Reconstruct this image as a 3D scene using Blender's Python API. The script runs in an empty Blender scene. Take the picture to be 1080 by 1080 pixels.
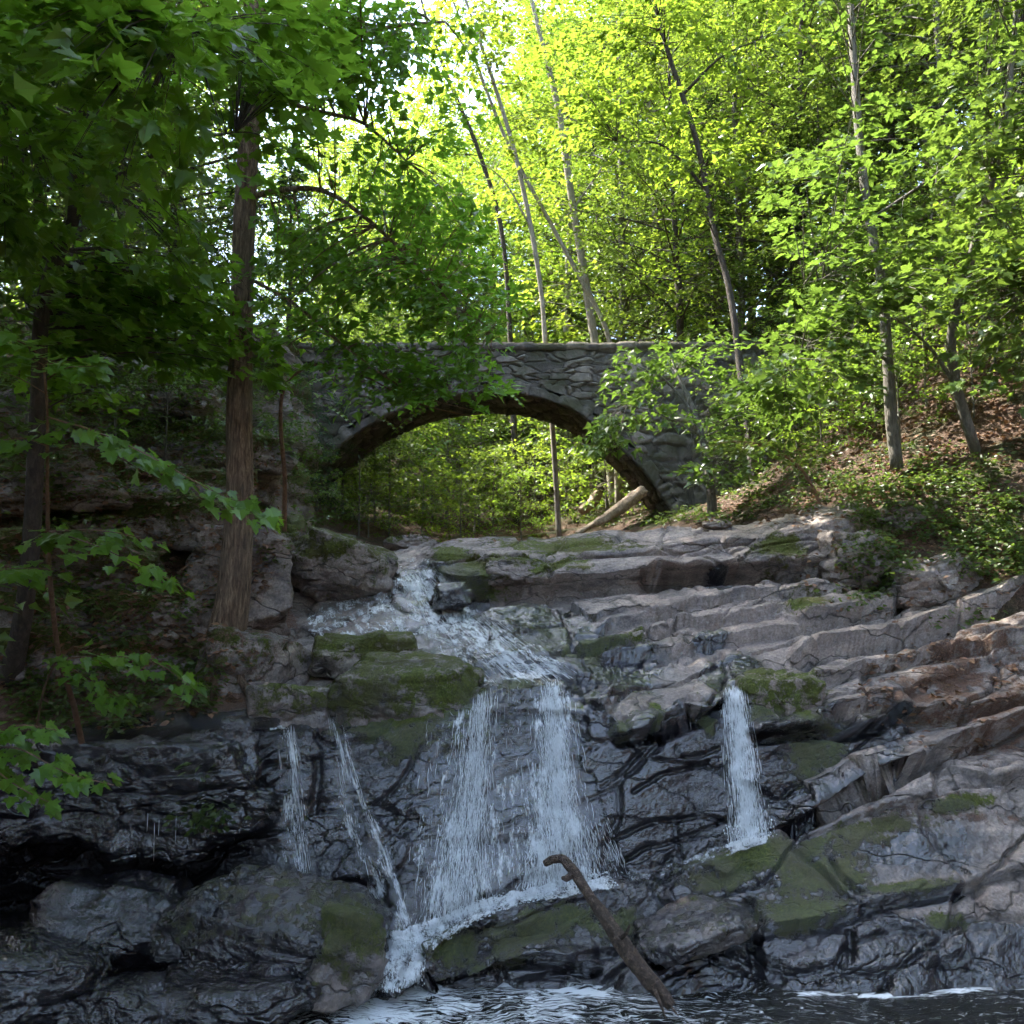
import bpy, math, random
import numpy as np
from mathutils import Vector, Matrix
from mathutils.bvhtree import BVHTree

SC = bpy.context.scene
COL = SC.collection
F = 950.0                      # focal length in photo pixels
CAMZ = 3.0
PITCH = math.atan2(100.0, F)
cp, sp = math.cos(PITCH), math.sin(PITCH)

def at(px, py, Y):
    """photo pixel + distance -> world point(s)"""
    px = np.asarray(px, float); py = np.asarray(py, float); Y = np.asarray(Y, float)
    r = (px - 540) / F; u = (540 - py) / F
    s = Y / (cp - sp * u)
    return np.stack(np.broadcast_arrays(r * s, Y, CAMZ + (sp + cp * u) * s), -1)

def proj(P):
    P = np.asarray(P, float)
    d = P - np.array([0, 0, CAMZ])
    fw = d[..., 1] * cp + d[..., 2] * sp
    up = -d[..., 1] * sp + d[..., 2] * cp
    fw = np.maximum(fw, 1e-3)
    return 540 + F * d[..., 0] / fw, 540 - F * up / fw

# ------------------------------------------------------------------ noise
def _hash(ix, iy, iz, s=0):
    with np.errstate(over='ignore'):
        n = (ix.astype(np.uint32) * np.uint32(374761393) + iy.astype(np.uint32) * np.uint32(668265263)
             + iz.astype(np.uint32) * np.uint32(2246822519) + np.uint32((s * 974634777 + 12345) & 0xffffffff))
        n = (n ^ (n >> np.uint32(13))) * np.uint32(1274126177)
        n = (n ^ (n >> np.uint32(16))) * np.uint32(2654435769)
        n ^= n >> np.uint32(15)
    return n.astype(np.float64) / 4294967295.0

def vnoise(P, s=0):
    P = np.asarray(P, float)
    f = np.floor(P); t = P - f; t = t * t * t * (t * (t * 6 - 15) + 10)
    i = f.astype(np.int64)
    out = 0
    for a in (0, 1):
        wx = t[..., 0] if a else 1 - t[..., 0]
        for b in (0, 1):
            wy = t[..., 1] if b else 1 - t[..., 1]
            for c in (0, 1):
                wz = t[..., 2] if c else 1 - t[..., 2]
                out = out + wx * wy * wz * _hash(i[..., 0] + a, i[..., 1] + b, i[..., 2] + c, s)
    return out * 2 - 1

def fbm(P, octv=4, s=0, gain=.5):
    P = np.asarray(P, float); a = 1.0; o = 0; tot = 0
    for k in range(octv):
        o = o + a * vnoise(P * (2.03 ** k) + 17.3 * k, s + k); tot += a; a *= gain
    return o / tot

def worley(P, s=0):
    P = np.asarray(P, float)
    i = np.floor(P).astype(np.int64)
    F1 = np.full(P.shape[:-1], 9.0); F2 = F1.copy(); H = np.zeros(P.shape[:-1])
    for a in (-1, 0, 1):
        for b in (-1, 0, 1):
            for c in (-1, 0, 1):
                jx, jy, jz = i[..., 0] + a, i[..., 1] + b, i[..., 2] + c
                d = np.sqrt((jx + _hash(jx, jy, jz, s) - P[..., 0]) ** 2 + (jy + _hash(jx, jy, jz, s + 1) - P[..., 1]) ** 2
                            + (jz + _hash(jx, jy, jz, s + 2) - P[..., 2]) ** 2)
                h = _hash(jx, jy, jz, s + 3)
                m = d < F1
                F2 = np.where(m, F1, np.minimum(F2, d)); H = np.where(m, h, H); F1 = np.where(m, d, F1)
    return F1, F2, H

def facet(P, s=0):
    """chipped faces: each cell is a randomly tilted plane"""
    P = np.asarray(P, float); i = np.floor(P).astype(np.int64)
    F1 = np.full(P.shape[:-1], 9.0); V = np.zeros(P.shape[:-1])
    for a in (-1, 0, 1):
        for b in (-1, 0, 1):
            for c in (-1, 0, 1):
                j = (i[..., 0] + a, i[..., 1] + b, i[..., 2] + c)
                o = [j[k] + _hash(*j, s + k) - P[..., k] for k in range(3)]
                d = o[0] ** 2 + o[1] ** 2 + o[2] ** 2
                v = sum(o[k] * (_hash(*j, s + 5 + k) * 2 - 1) for k in range(3)) + .25 * (_hash(*j, s + 9) - .5)
                m = d < F1
                V = np.where(m, v, V); F1 = np.where(m, d, F1)
    return V

def sstep(a, b, x):
    t = np.clip((x - a) / (b - a), 0, 1)
    return t * t * (3 - 2 * t)

# ------------------------------------------------------------------ objects
def link(name, data, parent=None, **props):
    o = bpy.data.objects.new(name, data); COL.objects.link(o)
    if parent is not None: o.parent = parent
    for k, v in props.items(): o[k] = v
    return o

def make_mesh(name, V, faces, mat=None, smooth=True, attrs=None):
    """faces: int array (n,k) or list of such arrays"""
    V = np.asarray(V, np.float32).reshape(-1, 3)
    if isinstance(faces, np.ndarray): faces = [faces]
    faces = [np.asarray(f, np.int32) for f in faces if len(f)]
    me = bpy.data.meshes.new(name)
    me.vertices.add(len(V)); me.vertices.foreach_set('co', V.ravel())
    loops = np.concatenate([f.ravel() for f in faces])
    sizes = np.concatenate([np.full(len(f), f.shape[1], np.int32) for f in faces])
    starts = np.concatenate([[0], np.cumsum(sizes)[:-1]]).astype(np.int32)
    me.loops.add(len(loops)); me.loops.foreach_set('vertex_index', loops)
    me.polygons.add(len(sizes)); me.polygons.foreach_set('loop_start', starts); me.polygons.foreach_set('loop_total', sizes)
    me.update(calc_edges=True)
    me.polygons.foreach_set('use_smooth', np.full(len(sizes), bool(smooth)))
    for k, a in (attrs or {}).items():
        a = np.asarray(a, np.float32)
        if a.ndim == 1:
            at_ = me.attributes.new(k, 'FLOAT', 'POINT'); at_.data.foreach_set('value', a)
        else:
            at_ = me.attributes.new(k, 'FLOAT_VECTOR', 'POINT'); at_.data.foreach_set('vector', a.ravel())
    if mat is not None: me.materials.append(mat)
    return me

def grid_faces(nr, nc, wrap=False, off=0):
    i = np.arange(nr - 1)[:, None]; j = np.arange(nc if wrap else nc - 1)[None, :]
    j2 = (j + 1) % nc
    return np.stack([i * nc + j, i * nc + j2, (i + 1) * nc + j2, (i + 1) * nc + j], -1).reshape(-1, 4) + off

def grid_normals(G):
    du = np.gradient(G, axis=1); dv = np.gradient(G, axis=0)
    n = np.cross(du, dv); n /= np.linalg.norm(n, axis=-1, keepdims=True) + 1e-9
    return n

def resample(pts, n):
    pts = np.asarray(pts, float)
    # catmull-rom through the points
    P = np.vstack([2 * pts[0] - pts[1], pts, 2 * pts[-1] - pts[-2]])
    d = np.concatenate([[0], np.cumsum(np.linalg.norm(np.diff(pts, axis=0), axis=1))])
    t = np.interp(np.linspace(0, d[-1], n), d, np.arange(len(pts)))
    i = np.minimum(t.astype(int), len(pts) - 2); f = (t - i)[:, None]
    p0, p1, p2, p3 = P[i], P[i + 1], P[i + 2], P[i + 3]
    return 0.5 * ((2 * p1) + (-p0 + p2) * f + (2 * p0 - 5 * p1 + 4 * p2 - p3) * f ** 2 + (-p0 + 3 * p1 - 3 * p2 + p3) * f ** 3)

def tube(pts, rad, nseg=8, rough=0.0, seed=0, cap=True):
    pts = np.asarray(pts, float); n = len(pts); rad = np.broadcast_to(rad, n)
    T = np.gradient(pts, axis=0); T /= np.linalg.norm(T, axis=1, keepdims=True) + 1e-9
    up = np.array([0.31, 0.17, 0.93]) if abs(T[:, 2]).mean() < .8 else np.array([1.0, .11, .05])
    A = np.cross(T, up); A /= np.linalg.norm(A, axis=1, keepdims=True) + 1e-9
    B = np.cross(T, A)
    th = np.linspace(0, 2 * math.pi, nseg, endpoint=False)
    V = pts[:, None] + rad[:, None, None] * (np.cos(th)[None, :, None] * A[:, None] + np.sin(th)[None, :, None] * B[:, None])
    V = V.reshape(-1, 3)
    fs = grid_faces(n, nseg, True)
    if cap:
        V = np.vstack([V, pts[0], pts[-1]])
        k = np.arange(nseg); k2 = (k + 1) % nseg
        c0 = np.stack([k2, k, np.full(nseg, n * nseg)], -1)
        c1 = np.stack([(n - 1) * nseg + k, (n - 1) * nseg + k2, np.full(nseg, n * nseg + 1)], -1)
        tri = np.vstack([c0, c1])
    else: tri = np.zeros((0, 3), int)
    return V, fs, tri

class MB:
    """collects pieces into one mesh"""
    def __init__(s): s.V = []; s.Q = []; s.T = []; s.A = []; s.n = 0
    def add(s, V, Q=None, T=None, a=0.0):
        if Q is not None and len(Q): s.Q.append(np.asarray(Q) + s.n)
        if T is not None and len(T): s.T.append(np.asarray(T) + s.n)
        s.V.append(V); s.A.append(np.broadcast_to(np.asarray(a, float), len(V))); s.n += len(V)
    def tube(s, pts, rad, nseg=8, a=0.0):
        V, q, t = tube(pts, rad, nseg); s.add(V, q, t, a)
    def mesh(s, name, mat, smooth=True):
        f = []
        if s.Q: f.append(np.vstack(s.Q))
        if s.T: f.append(np.vstack(s.T))
        return make_mesh(name, np.vstack(s.V), f, mat, smooth, {'rnd': np.concatenate(s.A)})

# ------------------------------------------------------------------ node helpers
class NT:
    def __init__(s, name):
        s.m = bpy.data.materials.new(name); s.m.use_nodes = True
        s.t = s.m.node_tree; s.t.nodes.clear()
        s.out = s.t.nodes.new('ShaderNodeOutputMaterial')
    def n(s, typ, ins=None, **props):
        nd = s.t.nodes.new(typ)
        for k, v in props.items(): setattr(nd, k, v)
        for k, v in (ins or {}).items():
            sock = nd.inputs[k]
            if isinstance(v, tuple) and len(v) == 2 and hasattr(v[0], 'outputs'): s.t.links.new(v[0].outputs[v[1]], sock)
            elif hasattr(v, 'outputs'): s.t.links.new(v.outputs[0], sock)
            else:
                if isinstance(v, (tuple, list)) and len(v) == 3 and sock.type == 'RGBA': v = (*v, 1)
                sock.default_value = v
        return nd
    def attr(s, name): return s.n('ShaderNodeAttribute', attribute_name=name)
    def math(s, op, a, b=0.0, c=None, clamp=False):
        ins = {0: a, 1: b}
        if c is not None: ins[2] = c
        return s.n('ShaderNodeMath', ins, operation=op, use_clamp=clamp)
    def mix(s, f, a, b, blend='MIX'):
        nd = s.n('ShaderNodeMix', data_type='RGBA', blend_type=blend)
        for idx, v in ((0, f), (6, a), (7, b)):
            sock = nd.inputs[idx]
            if isinstance(v, tuple) and len(v) == 2 and hasattr(v[0], 'outputs'): s.t.links.new(v[0].outputs[v[1]], sock)
            elif hasattr(v, 'outputs'):
                s.t.links.new(v.outputs[2] if v.bl_idname == 'ShaderNodeMix' else v.outputs[0], sock)
            else: sock.default_value = (*v, 1) if isinstance(v, (tuple, list)) and len(v) == 3 else ((v, v, v, 1) if idx else v)
        return nd
    def noise(s, vec, scale, detail=4, rough=.55, dist=0.0):
        return s.n('ShaderNodeTexNoise', {'Vector': vec, 'Scale': scale, 'Detail': detail, 'Roughness': rough, 'Distortion': dist})
    def ramp(s, fac, stops):
        nd = s.n('ShaderNodeValToRGB', {'Fac': fac}); cr = nd.color_ramp
        while len(cr.elements) < len(stops): cr.elements.new(.5)
        for e, (p, c) in zip(cr.elements, stops):
            e.position = p; e.color = (*c, 1) if isinstance(c, (tuple, list)) else (c, c, c, 1)
        return nd
    def finish(s, sh, disp=None):
        s.t.links.new(sh.outputs[0], s.out.inputs['Surface']); return s.m
def M2(nd): return (nd, 2)      # colour result of a Mix node
SUN = (53, -62); SKY_STRENGTH = .15; SUN_POWER = 3.4; EXPOSURE = 2.9
# ------------------------------------------------------------------ materials
def rock_material(name='wet_bedrock'):
    t = NT(name)
    pos = t.n('ShaderNodeNewGeometry')
    P = (pos, 'Position')
    # bedding-aligned stretched coordinates
    mp = t.n('ShaderNodeMapping', {'Vector': P, 'Rotation': (0.0, -0.3, 0.0), 'Scale': (1, 1, 2.6)})
    big = t.noise(P, 0.9, 2); mid = t.noise(mp, 2.2, 6, .66); fine = t.noise(P, 38, 4, .7); lay = t.noise(mp, 9, 5, .75, .6)
    c0 = t.ramp(mid, [(.28, (.070, .060, .058)), (.42, (.130, .110, .100)), (.55, (.215, .178, .155)), (.70, (.33, .27, .225))])
    c1 = t.mix(t.ramp(big, [(.42, 0.0), (.62, .5)]), c0, (.235, .18, .15))
    c2 = t.mix(0.8, M2(c1), t.ramp(fine, [(.3, .22), (.7, .78)]), 'OVERLAY')
    # lichen specks
    vo = t.n('ShaderNodeTexVoronoi', {'Vector': P, 'Scale': 9.0, 'Randomness': 1.0})
    sp_ = t.math('MULTIPLY', t.ramp((vo, 'Distance'), [(.10, 1.0), (.2, 0.0)]), t.ramp(t.noise(P, 3.0, 3), [(.5, 0.0), (.62, .55)]))
    c3 = t.mix(sp_, M2(c2), (.34, .33, .29))
    # thin dark veins
    ve = t.n('ShaderNodeTexVoronoi', {'Vector': t.n('ShaderNodeMapping', {'Vector': t.n('ShaderNodeVectorMath', {0: P, 1: t.n('ShaderNodeVectorMath', {0: (t.noise(P, 1.6, 3), 'Color'), 1: (.55, .55, .55)}, operation='MULTIPLY')}, operation='ADD'),
        'Rotation': (0, -.3, .4), 'Scale': (.5, .8, 2.2)}), 'Scale': 1.0}, feature='DISTANCE_TO_EDGE')
    crack = t.ramp((ve, 'Distance'), [(.0, 1.0), (.018, 0.0)])
    c4 = t.mix(t.math('MULTIPLY', crack, .75), M2(c3), (.02, .018, .016))
    soil = t.attr('soil'); wet = t.attr('wet'); moss = t.attr('moss')
    needles = t.noise(t.n('ShaderNodeMapping', {'Vector': P, 'Scale': (1, 1, 1)}), 60, 4, .85)
    sc = t.ramp(needles, [(.32, (.035, .018, .010)), (.5, (.13, .062, .035)), (.68, (.27, .15, .085))])
    sfac = t.math('MULTIPLY', t.ramp(t.math('ADD', soil, t.math('MULTIPLY', t.math('SUBTRACT', t.noise(P, 4, 5, .82), .5), 2.4)), [(.42, 0.0), (.66, 1.0)]), .85)
    c5 = t.mix(sfac, M2(c4), sc)
    mn = t.noise(P, 34, 6, .85)
    mc = t.ramp(mn, [(.3, (.018, .026, .004)), (.5, (.075, .095, .012)), (.70, (.19, .21, .03))])
    mc2 = t.mix(t.ramp(t.noise(P, 2.2, 3), [(.4, 0.0), (.65, .7)]), mc, (.075, .062, .016))
    mfac = t.ramp(t.math('ADD', moss, t.math('MULTIPLY', t.math('SUBTRACT', t.noise(P, 5, 5, .82), .5), 2.6)), [(.40, 0.0), (.62, 1.0)])
    c6 = t.mix(mfac, M2(c5), M2(mc2))
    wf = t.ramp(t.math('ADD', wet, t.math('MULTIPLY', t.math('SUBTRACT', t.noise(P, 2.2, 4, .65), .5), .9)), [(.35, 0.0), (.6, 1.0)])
    dark = t.mix(t.math('MULTIPLY', t.math('SUBTRACT', (wet, 'Fac'), 1.0, clamp=True), .8), M2(t.mix(wf, (1, 1, 1), (.065, .068, .095))), (.02, .02, .02))  # wetness beyond full blackens further: lower-left shade painted into the colour
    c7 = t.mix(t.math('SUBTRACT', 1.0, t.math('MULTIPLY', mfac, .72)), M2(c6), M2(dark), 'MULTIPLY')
    # roughness
    rg = t.mix(wf, t.ramp(mid, [(.3, .78), (.7, .6)]), t.ramp(t.noise(P, 14, 4), [(.35, .05), (.7, .20)]))
    rg2 = t.mix(t.math('MULTIPLY', mfac, .8), M2(rg), .9)
    # bump: layered, granular, cracks, moss fuzz
    h = t.math('ADD', t.math('MULTIPLY', fine, .006), t.math('MULTIPLY', t.math('MULTIPLY', t.noise(P, 24, 3, .6), wf), t.math('ADD', .006, t.math('MULTIPLY', t.ramp(big, [(.38, 0.0), (.6, 1.0)]), .022))))
    h = t.math('ADD', h, t.math('MULTIPLY', t.noise(P, 7, 5, .62), .022))
    h = t.math('SUBTRACT', h, t.math('MULTIPLY', crack, .012))
    h = t.math('ADD', h, t.math('MULTIPLY', t.math('MULTIPLY', mn, mfac), .03))
    h = t.math('ADD', h, t.math('MULTIPLY', t.math('MULTIPLY', needles, sfac), .03))
    chip = t.n('ShaderNodeTexVoronoi', {'Vector': t.n('ShaderNodeVectorMath', {0: P, 1: t.n('ShaderNodeVectorMath', {0: (t.noise(P, 5, 2), 'Color'), 1: (.25, .25, .25)}, operation='MULTIPLY')}, operation='ADD'), 'Scale': 7.0, 'Detail': 1.0, 'Roughness': .6})
    h = t.math('ADD', h, t.math('MULTIPLY', (chip, 'Distance'), .012))
    bp = t.n('ShaderNodeBump', {'Height': h, 'Strength': 1.0, 'Distance': 1.0})
    bs = t.n('ShaderNodeBsdfPrincipled', {'Base Color': M2(c7), 'Roughness': M2(rg2), 'Normal': bp,
             'Specular IOR Level': t.math('SUBTRACT', t.math('ADD', .45, t.math('MULTIPLY', wf, .5)), t.math('MULTIPLY', t.math('SUBTRACT', (wet, 'Fac'), 1.0, clamp=True), 1.2), clamp=True), 'Coat Weight': t.math('MULTIPLY', t.math('MULTIPLY', wf, .35), t.math('SUBTRACT', 1.0, t.math('MULTIPLY', t.math('SUBTRACT', (wet, 'Fac'), 1.0, clamp=True), 1.3), clamp=True)), 'Coat Roughness': .06, 'Coat Normal': bp})
    return t.finish(bs)

def soil_material():
    t = NT('leaf_litter_soil')
    P = (t.n('ShaderNodeNewGeometry'), 'Position')
    a = t.noise(P, 14, 9, .85); b = t.noise(P, 1.1, 4)
    vo = t.n('ShaderNodeTexVoronoi', {'Vector': t.n('ShaderNodeVectorMath', {0: P, 1: (t.noise(P, 6, 3), 'Color')}, operation='ADD'), 'Scale': 14.0})
    lc = t.ramp((vo, 'Color'), [(.1, (.05, .024, .013)), (.4, (.15, .075, .042)), (.7, (.27, .15, .09)), (.9, (.36, .24, .16))])
    dk = t.ramp(a, [(.35, (.02, .012, .008)), (.55, (.10, .052, .03)), (.7, (.22, .12, .07))])
    c = t.mix(.5, lc, dk)
    gm = t.ramp(b, [(.5, 0.0), (.62, .7)])
    c = t.mix(gm, M2(c), t.ramp(a, [(.3, (.02, .03, .008)), (.7, (.07, .10, .02))]))
    h = t.math('ADD', t.math('MULTIPLY', a, .12), t.math('MULTIPLY', (vo, 'Distance'), -.06))
    bp = t.n('ShaderNodeBump', {'Height': h, 'Strength': 1.0, 'Distance': 1.0})
    return t.finish(t.n('ShaderNodeBsdfPrincipled', {'Base Color': M2(c), 'Roughness': .85, 'Normal': bp}))

def stone_material(name='bridge_stone', tint=(1, 1, 1)):
    t = NT(name)
    P = (t.n('ShaderNodeNewGeometry'), 'Position')
    r = t.attr('rnd'); g = t.attr('joint')
    base = t.ramp((r, 'Fac'), [(.0, (.075, .066, .056)), (.35, (.13, .113, .096)), (.65, (.19, .165, .14)), (1.0, (.27, .235, .20))])
    n1 = t.noise(P, 7, 8, .7); n2 = t.noise(P, 1.4, 4)
    c = t.mix(.65, base, t.ramp(n1, [(.3, .22), (.7, .78)]), 'OVERLAY')
    c = t.mix(t.ramp(n2, [(.45, 0.0), (.60, .75)]), M2(c), (.06, .062, .028))
    c = t.mix(t.math('MULTIPLY', (g, 'Fac'), .8), M2(c), (.06, .052, .045))
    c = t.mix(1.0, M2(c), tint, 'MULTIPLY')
    h = t.math('ADD', t.math('MULTIPLY', n1, .05), t.math('MULTIPLY', t.noise(P, 40, 4, .7), .008))
    bp = t.n('ShaderNodeBump', {'Height': h, 'Strength': 1.0, 'Distance': 1.0})
    return t.finish(t.n('ShaderNodeBsdfPrincipled', {'Base Color': M2(c), 'Roughness': .88, 'Normal': bp}))

def bark_material(name, cols, zs=.16, scale=26, bump=.03):
    t = NT(name)
    tc = t.n('ShaderNodeTexCoord')
    mp = t.n('ShaderNodeMapping', {'Vector': (tc, 'Object'), 'Scale': (1, 1, zs)})
    n1 = t.noise(mp, scale, 8, .7, .5); n2 = t.noise((tc, 'Object'), 2.0, 4)
    c = t.ramp(n1, [(.3, cols[0]), (.5, cols[1]), (.68, cols[2])])
    c = t.mix(t.ramp(n2, [(.45, 0.0), (.7, .5)]), c, cols[3])
    h = t.math('ADD', t.math('MULTIPLY', n1, bump), t.math('MULTIPLY', t.noise((tc, 'Object'), 60, 3), bump * .15))
    bp = t.n('ShaderNodeBump', {'Height': h, 'Strength': 1.0, 'Distance': 1.0})
    return t.finish(t.n('ShaderNodeBsdfPrincipled', {'Base Color': M2(c), 'Roughness': .85, 'Normal': bp}))

def leaf_material(name, dark, light, trans, gloss=.38, tf=.5):
    t = NT(name)
    r = t.attr('rnd'); oi = t.n('ShaderNodeObjectInfo')
    c = t.mix((r, 'Fac'), dark, light)
    ov = t.ramp((oi, 'Random'), [(0, .78), (1, 1.2)])
    c = t.mix(1.0, M2(c), ov, 'MULTIPLY')
    ht = t.mix(t.math('MULTIPLY', (oi, 'Random'), .5), trans, (trans[0] * .62, trans[1] * .95, trans[2] * .8))
    tc = t.mix(1.0, M2(ht), t.ramp((r, 'Fac'), [(0, .72), (1, 1.0)]), 'MULTIPLY')
    bs = t.n('ShaderNodeBsdfPrincipled', {'Base Color': M2(c), 'Roughness': gloss, 'Specular IOR Level': .5})
    tr = t.n('ShaderNodeBsdfTranslucent', {'Color': M2(tc)})
    return t.finish(t.n('ShaderNodeMixShader', {0: tf, 1: bs, 2: tr}))

def foam_material(name='falling_water', k=1.0):
    """white water: uv.x across, uv.y down the fall; ragged strands let the rock show between them"""
    t = NT(name)
    uv = t.attr('flow'); den = t.attr('dens')
    s1 = t.noise(t.n('ShaderNodeMapping', {'Vector': (uv, 'Vector'), 'Scale': (1, .16 * k, 1)}), 26, 6, .62, .35)
    s2 = t.noise(t.n('ShaderNodeMapping', {'Vector': (uv, 'Vector'), 'Scale': (1, min(1, .38 * k), 1)}), 60, 5, .6, .5)
    s3 = t.noise(t.n('ShaderNodeMapping', {'Vector': (uv, 'Vector'), 'Scale': (1, .45, 1)}), 9.0, 3)
    v = t.math('ADD', t.math('MULTIPLY', s1, .55), t.math('MULTIPLY', s2, .45))
    v = t.math('ADD', v, t.math('MULTIPLY', t.math('SUBTRACT', s3, .5), .75))
    v = t.math('ADD', v, t.math('MULTIPLY', t.math('SUBTRACT', (den, 'Fac'), .5), .62))
    a = t.ramp(v, [(.50, 0.0), (.60, .45), (.70, 1.0)])
    bp = t.n('ShaderNodeBump', {'Height': v, 'Strength': .6, 'Distance': .06})
    wh = t.n('ShaderNodeBsdfPrincipled', {'Base Color': (.90, .92, .92), 'Roughness': .3, 'Normal': bp, 'Subsurface Weight': .0})
    tr = t.n('ShaderNodeBsdfTranslucent', {'Color': (.8, .84, .86)})
    w = t.n('ShaderNodeMixShader', {0: .3, 1: wh, 2: tr})
    film = t.n('ShaderNodeMixShader', {0: .10, 1: t.n('ShaderNodeBsdfTransparent'), 2: t.n('ShaderNodeBsdfGlossy', {'Roughness': .12, 'Normal': bp})})
    clear = t.n('ShaderNodeMixShader', {0: t.math('MULTIPLY', (den, 'Fac'), 1.6, clamp=True), 1: t.n('ShaderNodeBsdfTransparent'), 2: film})
    return t.finish(t.n('ShaderNodeMixShader', {0: a, 1: clear, 2: w}))

def spray_material():
    t = NT('white_water_strands')
    wh = t.n('ShaderNodeBsdfPrincipled', {'Base Color': (.92, .94, .94), 'Roughness': .25})
    tr = t.n('ShaderNodeBsdfTranslucent', {'Color': (.82, .86, .88)})
    return t.finish(t.n('ShaderNodeMixShader', {0: .35, 1: wh, 2: tr}))

def pool_material():
    t = NT('pool_water')
    P = (t.n('ShaderNodeNewGeometry'), 'Position')
    foam = t.attr('foam')
    w = t.n('ShaderNodeVectorMath', {0: P, 1: t.n('ShaderNodeVectorMath', {0: (t.noise(P, .9, 4, .6), 'Color'), 1: (1.3, .8, 0)}, operation='MULTIPLY')}, operation='ADD')
    mp = t.n('ShaderNodeMapping', {'Vector': w, 'Rotation': (0, 0, .06), 'Scale': (1, 3.2, 1)})
    rp = t.noise(mp, 7, 5, .6, .3); fl = t.noise(t.n('ShaderNodeMapping', {'Vector': w, 'Scale': (1, 4.5, 1)}), 6.5, 9, .72, 1.2)
    a = t.ramp(t.math('ADD', fl, t.math('MULTIPLY', (foam, 'Fac'), .36)), [(.585, 0.0), (.70, 1.0)])
    bp = t.n('ShaderNodeBump', {'Height': rp, 'Strength': 1.0, 'Distance': .045})
    wa = t.n('ShaderNodeBsdfPrincipled', {'Base Color': (.012, .012, .010), 'Roughness': .06, 'IOR': 1.33, 'Normal': bp})
    fo = t.n('ShaderNodeBsdfPrincipled', {'Base Color': (.72, .74, .74), 'Roughness': .6})
    return t.finish(t.n('ShaderNodeMixShader', {0: a, 1: wa, 2: fo}))

ROCK = rock_material()
SOIL = soil_material()
STONE = stone_material(); STONE_SHADED = stone_material('shaded_soffit_stone', (.7, .68, .66)); COPING = stone_material('coping_stone', (.95, .92, .88))  # soffit copy is tinted darker, painting in the shade under the arch
BARK_RED = bark_material('shaggy_red_brown_bark', [(.022, .014, .010), (.18, .112, .072), (.44, .30, .20), (.24, .19, .14)], .16, 34, .07)
BARK_GREY = bark_material('grey_brown_bark', [(.05, .042, .034), (.12, .105, .088), (.22, .195, .165), (.10, .11, .075)], .25, 24, .02)
BARK_PALE = bark_material('pale_bark', [(.12, .10, .08), (.24, .21, .17), (.38, .34, .28), (.24, .20, .15)], .3, 20, .012)
BARK_DARK = bark_material('dark_bark', [(.018, .013, .010), (.05, .036, .028), (.10, .075, .058), (.05, .045, .035)], .25, 24, .02)
TWIG = bark_material('thin_brown_stem', [(.08, .04, .022), (.16, .085, .05), (.26, .15, .09), (.15, .09, .055)], .4, 30, .006)
LOGWOOD = bark_material('driftwood', [(.018, .011, .008), (.075, .048, .033), (.21, .145, .10), (.05, .042, .028)], 1, 30, .045)
PALEWOOD = bark_material('bleached_log_wood', [(.10, .07, .045), (.26, .19, .13), (.46, .36, .26), (.2, .14, .09)], 1, 14, .02)
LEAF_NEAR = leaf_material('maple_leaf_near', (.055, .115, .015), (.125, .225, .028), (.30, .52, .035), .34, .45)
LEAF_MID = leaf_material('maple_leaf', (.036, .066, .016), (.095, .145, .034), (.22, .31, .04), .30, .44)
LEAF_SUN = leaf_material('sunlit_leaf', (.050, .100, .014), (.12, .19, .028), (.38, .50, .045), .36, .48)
LEAF_DARK = leaf_material('hemlock_needles', (.012, .030, .010), (.03, .065, .018), (.07, .16, .025), .5, .3)
LEAF_GROUND = leaf_material('ground_leaf', (.030, .058, .014), (.085, .125, .030), (.20, .28, .04), .4, .45)
DRY_LEAF = leaf_material('dry_leaf', (.10, .045, .022), (.26, .14, .08), (.25, .12, .05), .6, .2)
FOAM = foam_material(); CHURN = foam_material('churning_water', 2.8); SPRAY = spray_material(); POOL = pool_material()
# ------------------------------------------------------------------ near bedrock: one lofted sheet, breakline by breakline
LINES = []
def line(pts): LINES.append(np.array(pts, float))
WL = [(-400, 1100), (0, 1092), (150, 1082), (190, 1075), (300, 1055), (390, 1042), (440, 1036), (600, 1036), (700, 1047), (780, 1046), (900, 1048), (1080, 1040), (1450, 1030)]
wl = np.array(WL, float)
def y_on_water(px, py):
    u = (540 - py) / F; return -CAMZ * (cp - sp * u) / (sp + cp * u)
wy = y_on_water(wl[:, 0], wl[:, 1])
g = at(wl[:, 0], wl[:, 1], wy)
# foot under water
foot = g.copy(); foot[:, 1] -= .45; foot[:, 2] = -.7
fx, fy = proj(foot)
line(np.stack([wl[:, 0], fy, foot[:, 1]], -1))
line(np.stack([wl[:, 0], wl[:, 1], wy], -1))
# front rim of the long lower slab (and low rocks at left)
line([(-400, 985, 7.6), (0, 985, 7.5), (150, 985, 7.55), (300, 985, 7.6), (385, 1012, 7.4), (400, 1030, 7.2), (438, 1030, 7.15), (452, 1000, 7.35), (500, 965, 7.6), (560, 948, 7.9), (640, 937, 8.1), (700, 926, 8.2), (760, 905, 8.3), (815, 883, 8.4), (870, 855, 8.6), (930, 830, 8.7), (1000, 812, 8.8), (1080, 797, 8.9), (1450, 740, 9.4)])
# crevice behind it / foot of the falls
line([(-400, 960, 8.6), (0, 960, 8.5), (150, 960, 8.45), (250, 965, 8.2), (310, 975, 8.0), (400, 998, 7.75), (440, 992, 7.75), (470, 975, 7.85), (500, 962, 7.95), (560, 945, 8.12), (640, 930, 8.3), (700, 922, 8.4), (760, 902, 8.52), (815, 879, 8.62), (870, 850, 8.85), (930, 826, 8.95), (1000, 808, 9.1), (1080, 792, 9.2), (1450, 735, 9.7)])
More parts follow.
